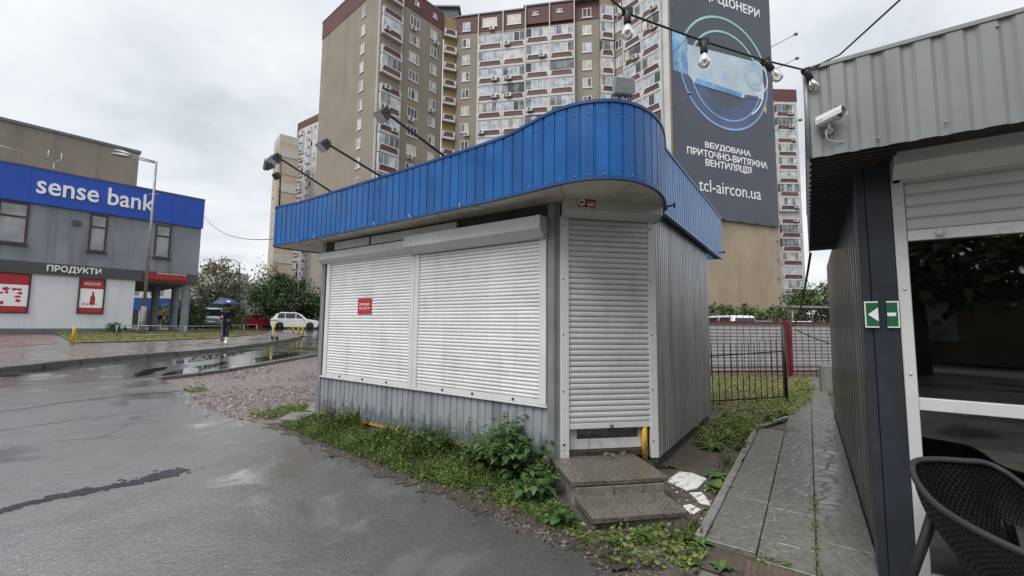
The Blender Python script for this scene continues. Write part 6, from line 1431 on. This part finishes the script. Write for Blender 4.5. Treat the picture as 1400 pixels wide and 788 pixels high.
pts = [(x,y,.0,edge_fall(x,y)*patch(x,y)) for x,y in scatter(strip_poly,1000)]
weeds('weed_strip','darker taller weeds mixed into the strip along the kiosk front',pts,.10,.30,.048,weed_d,8)
bl = [(x,y,.0,edge_fall(x,y)*patch(x,y)) for x,y in scatter(strip_poly,5200)]
c_ = np.array([p[:3] for p in bl]); d_2 = rng.normal(size=c_.shape)*.45; d_2[:,2] = 1.0
stuff(tag(link('grass_blades',leaf_mesh('grass_blades',c_,np.array([p[3] for p in bl])*rng.uniform(.07,.24,len(bl)),mat('grass blade',(0.18,0.235,0.075),0.5,var=0.2,island=0.4,transl=0.3),dirs=d_2,aspect=.045)),'thin grass blades among the weeds along the kiosk front','grass'))
dl = scatter(strip_poly,170)+[(q.x,q.y) for q in (K(random.uniform(5.2,6.1),random.uniform(-1.4,.3)) for _ in range(60))]+[(p[0]+random.gauss(0,.12),p[1]+random.gauss(0,.12)) for p in weed_edge for _ in range(4)]
d_2 = rng.normal(size=(len(dl),3)); d_2[:,2] *= .12
stuff(tag(link('dead_leaves',leaf_mesh('dead_leaves',np.array([(x,y,.034) for x,y in dl]),rng.uniform(.02,.05,len(dl)),mat('dead leaf',(0.15,0.085,0.04),0.7,var=0.3,island=0.5),dirs=d_2,aspect=.6)),'fallen brown leaves among the weeds and along the asphalt edge','leaves'))
kp = lambda lst: [(q.x,q.y) for q in (K(*p) for p in lst)]
right_a = kp([(5.36,2.0),(5.36,4.6),(5.9,4.6),(6.35,4.75),(5.98,3.4),(5.95,2.2)])
weeds('weed_patch','weed patch between the kiosk side wall and the path',[(x,y,0,random.uniform(.5,1.1)) for x,y in scatter(right_a,330)],.05,.17,.06,weed_m,7)
right_b = kp([(5.2,4.9),(6.3,4.95),(6.62,6.6),(6.72,9),(6.8,12),(5.6,12),(3.2,10.5),(3.5,5.2)])
weeds('grass_patch','ragged yellow-green grass behind the iron gate',[(x,y,T(x,y),random.uniform(.5,1.1)) for x,y in scatter(right_b,4200)],.06,.20,.05,leaf_y,6,'grass')
weeds('weed_patch','green weeds overgrowing the path edge by the gate post',[(x,y,0,random.uniform(.5,1.2)) for x,y in scatter(kp([(6.1,4.9),(6.45,5.2),(6.72,7.2),(6.85,10),(6.5,10),(6.0,7),(5.6,5.2)]),420)],.06,.20,.06,weed_m,7)
right_c = kp([(5.2,-1.05),(5.75,-.45),(6.1,-.6),(6.15,-1.0),(5.6,-1.25)])
weeds('weed_patch','scattered weeds in front of the lower door step',[(x,y,0,random.uniform(.4,1.1)) for x,y in scatter(right_c,110)],.05,.15,.05,weed_m,6)
weeds('weed_patch','green tuft growing on the gravel beside the left kiosk post',[(x,y,.01,random.uniform(.5,1.)) for x,y in scatter([(-4.5,7.4),(-4.0,7.1),(-3.5,7.3),(-3.4,8.2),(-4.1,8.3)],420)],.05,.15,.045,weed_m,6)
weeds('weed_patch','small grass tuft at the end of the near kerb',[(x,y,.02,random.uniform(.5,1.)) for x,y in scatter([(-7.5,9.9),(-7.1,9.6),(-6.9,9.9),(-7.3,10.2)],70)],.06,.14,.045,weed_m,6)
weeds('joint_weeds','fine grass in the joint between the path slabs',[(q.x,q.y,.02,1) for q in (K(6.712+random.gauss(0,.006),random.uniform(-.9,1.0)) for _ in range(110))]+[(q.x,q.y,.02,1) for q in (K(6.42+random.uniform(-.03,.15),-.62+random.gauss(0,.02)) for _ in range(60))],.02,.05,.028,weed_m,4,'grass')
bl2 = [(q.x,q.y,0.0) for q in (K(5.93+random.gauss(0,.05),random.choice((-.5,1.6,2.4,3.1))+random.gauss(0,.16)) for _ in range(240))]
d_2 = rng.normal(size=(len(bl2),3))*.5; d_2[:,2] = 1.0
stuff(tag(link('grass_tufts',leaf_mesh('grass_tufts',np.array(bl2),rng.uniform(.05,.15,len(bl2)),MATS['grass blade'],dirs=d_2,aspect=.06)),'grass tufts along the left border of the slab path','grass'))
lp2 = [(x,y,T(x,y)+.165,1) for x,y in scatter(lawn_poly,5200)]
c_,d_2,s_ = sprigs(lp2,.03,.10,.11,3); stuff(tag(link('lawn_grass',leaf_mesh('lawn_grass',c_,s_,leaf_y,dirs=d_2,aspect=.3)),'patchy yellow-green lawn grass in front of the bank','grass'))
verge = [(-34,50),(-20,47),(-14,46),(-14,50),(-34,56)]
c_,d_2,s_ = sprigs([(x,y,T(x,y),1) for x,y in scatter(verge,2500)],.1,.25,.25,3); stuff(tag(link('verge_grass',leaf_mesh('verge_grass',c_,s_,leafC,dirs=d_2,aspect=.3)),'green verge grass behind the parked cars','grass'))

# big-leaved plants, each one a plant of its own
def broad_leaf(mb, base, d, L_, W_, droop=.25, lobes=0):
    d = Vector(d).normalized(); sd = d.cross(Vector((0,0,1))); 
    if sd.length < .05: sd = Vector((1,0,0))
    sd.normalize(); nu = sd.cross(d).normalized(); rows = []; n_ = 6
    for i in range(n_+1):
        t = i/n_; wv = W_*math.sin(math.pi*min(1,(t*.93+.07))**.75)*.5
        if lobes: wv *= 1+.22*math.cos(t*lobes*6.28)
        c_ = Vector(base)+d*L_*t-Vector((0,0,1))*droop*L_*t*t
        rows.append([c_-sd*wv+nu*wv*.35,c_-nu*.0,c_+sd*wv+nu*wv*.35])
    mb.grid(rows)
def plant(name, label, base, h, n_st, m, lsz, kind='stem', cat='plant', group=None):
    t = thing(name,label,cat,base,random.uniform(0,6),group); mb = MB(); stm = MB()
    if kind == 'rosette':
        for k_ in range(n_st):
            a_ = k_*2.4+random.uniform(-.3,.3); el = random.uniform(.15,.9); broad_leaf(mb,(0,0,.01),(math.cos(a_),math.sin(a_),el),lsz*random.uniform(.7,1.2),lsz*random.uniform(.35,.5),random.uniform(.2,.6))
    else:
        for k_ in range(n_st):
            a_ = random.uniform(0,6.28); sp = random.uniform(.05,.62)*h; hh = h*random.uniform(.55,1.0)*(1-.4*(sp/h)); tip = Vector((math.cos(a_)*sp,math.sin(a_)*sp,hh)); mid = tip*.5+Vector((0,0,.10*hh))
            stm.tube([(0,0,0),mid,tip],[.008,.006,.003],5)
            nl = int(6+hh*12)
            for q in range(nl):
                u = (q+.8)/nl; p = Vector((0,0,0)).lerp(mid,u*2) if u < .5 else mid.lerp(tip,u*2-1); b_ = random.uniform(0,6.28); pet = lsz*random.uniform(.4,1.0)
                dv = Vector((math.cos(b_),math.sin(b_),random.uniform(-.1,.45))); e_2 = p+dv*pet; stm.tube([p,e_2],.002,4); s_ = lsz*random.uniform(.7,1.25)*(1.15-.45*u)
                broad_leaf(mb,e_2,(dv.x,dv.y,dv.z-.25),s_,s_*.85,random.uniform(.1,.35),2)
    mb.build('leaves',m,t)
    if stm.v: stm.build('stems',m,t)
    return t
bigleaf = mat('mallow leaf',(0.075,0.145,0.042),0.42,var=0.3,vscale=5,island=0.35,transl=0.28); burd = mat('burdock leaf',(0.10,0.18,0.042),0.5,var=0.25,vscale=6,island=0.3,transl=0.28)
for al,inn,h,n_,ls,lab in ((4.02,-.20,.74,30,.095,'big bushy broad-leaved plant against the kiosk by the door'),(4.28,-.34,.52,13,.10,'broad-leaved plant at the right foot of the big bush'),(3.74,-.28,.48,12,.09,'leafy plant at the left foot of the big bush'),(2.72,-.12,.42,8,.07,'tall weed standing before the ribbed panel, left of its neighbour'),(3.02,-.14,.44,8,.07,'tall weed standing before the ribbed panel, right of its neighbour'),(.42,-.10,.40,8,.065,'grey-green weed clump at the left kiosk corner'),(4.62,-.58,.30,9,.10,'broad-leaved plant spilling beside the upper step'),(5.02,-.92,.22,6,.07,'low leafy plant at the corner of the lower step')):
    plant('leafy_weed',lab,K(al,inn),h,n_,bigleaf,ls,group='leafy weeds along the kiosk')
for al,inn,n_,ls,lab in ((5.93,.62,20,.17,'burdock rosette between the foam boards and the path'),(5.86,.98,16,.15,'burdock rosette behind the foam boards'),(5.62,2.1,20,.17,'broad-leaved rosette halfway along the kiosk side wall'),(5.72,2.7,20,.17,'broad-leaved rosette at the far end of the soil strip'),(5.98,-.58,11,.16,'leafy rosette at the near left corner of the path'),(6.20,-.84,8,.12,'small leafy tuft by the first path slab'),(5.62,-.72,9,.14,'leafy rosette below the lower step'),(6.0,.05,8,.13,'small rosette at the path border beside the steps'),(5.36,1.05,6,.13,'single pale weed at the foot of the kiosk side wall')):
    plant('rosette_weed',lab,K(al,inn),.2,n_,burd,ls,'rosette',group='rosette weeds by the path')
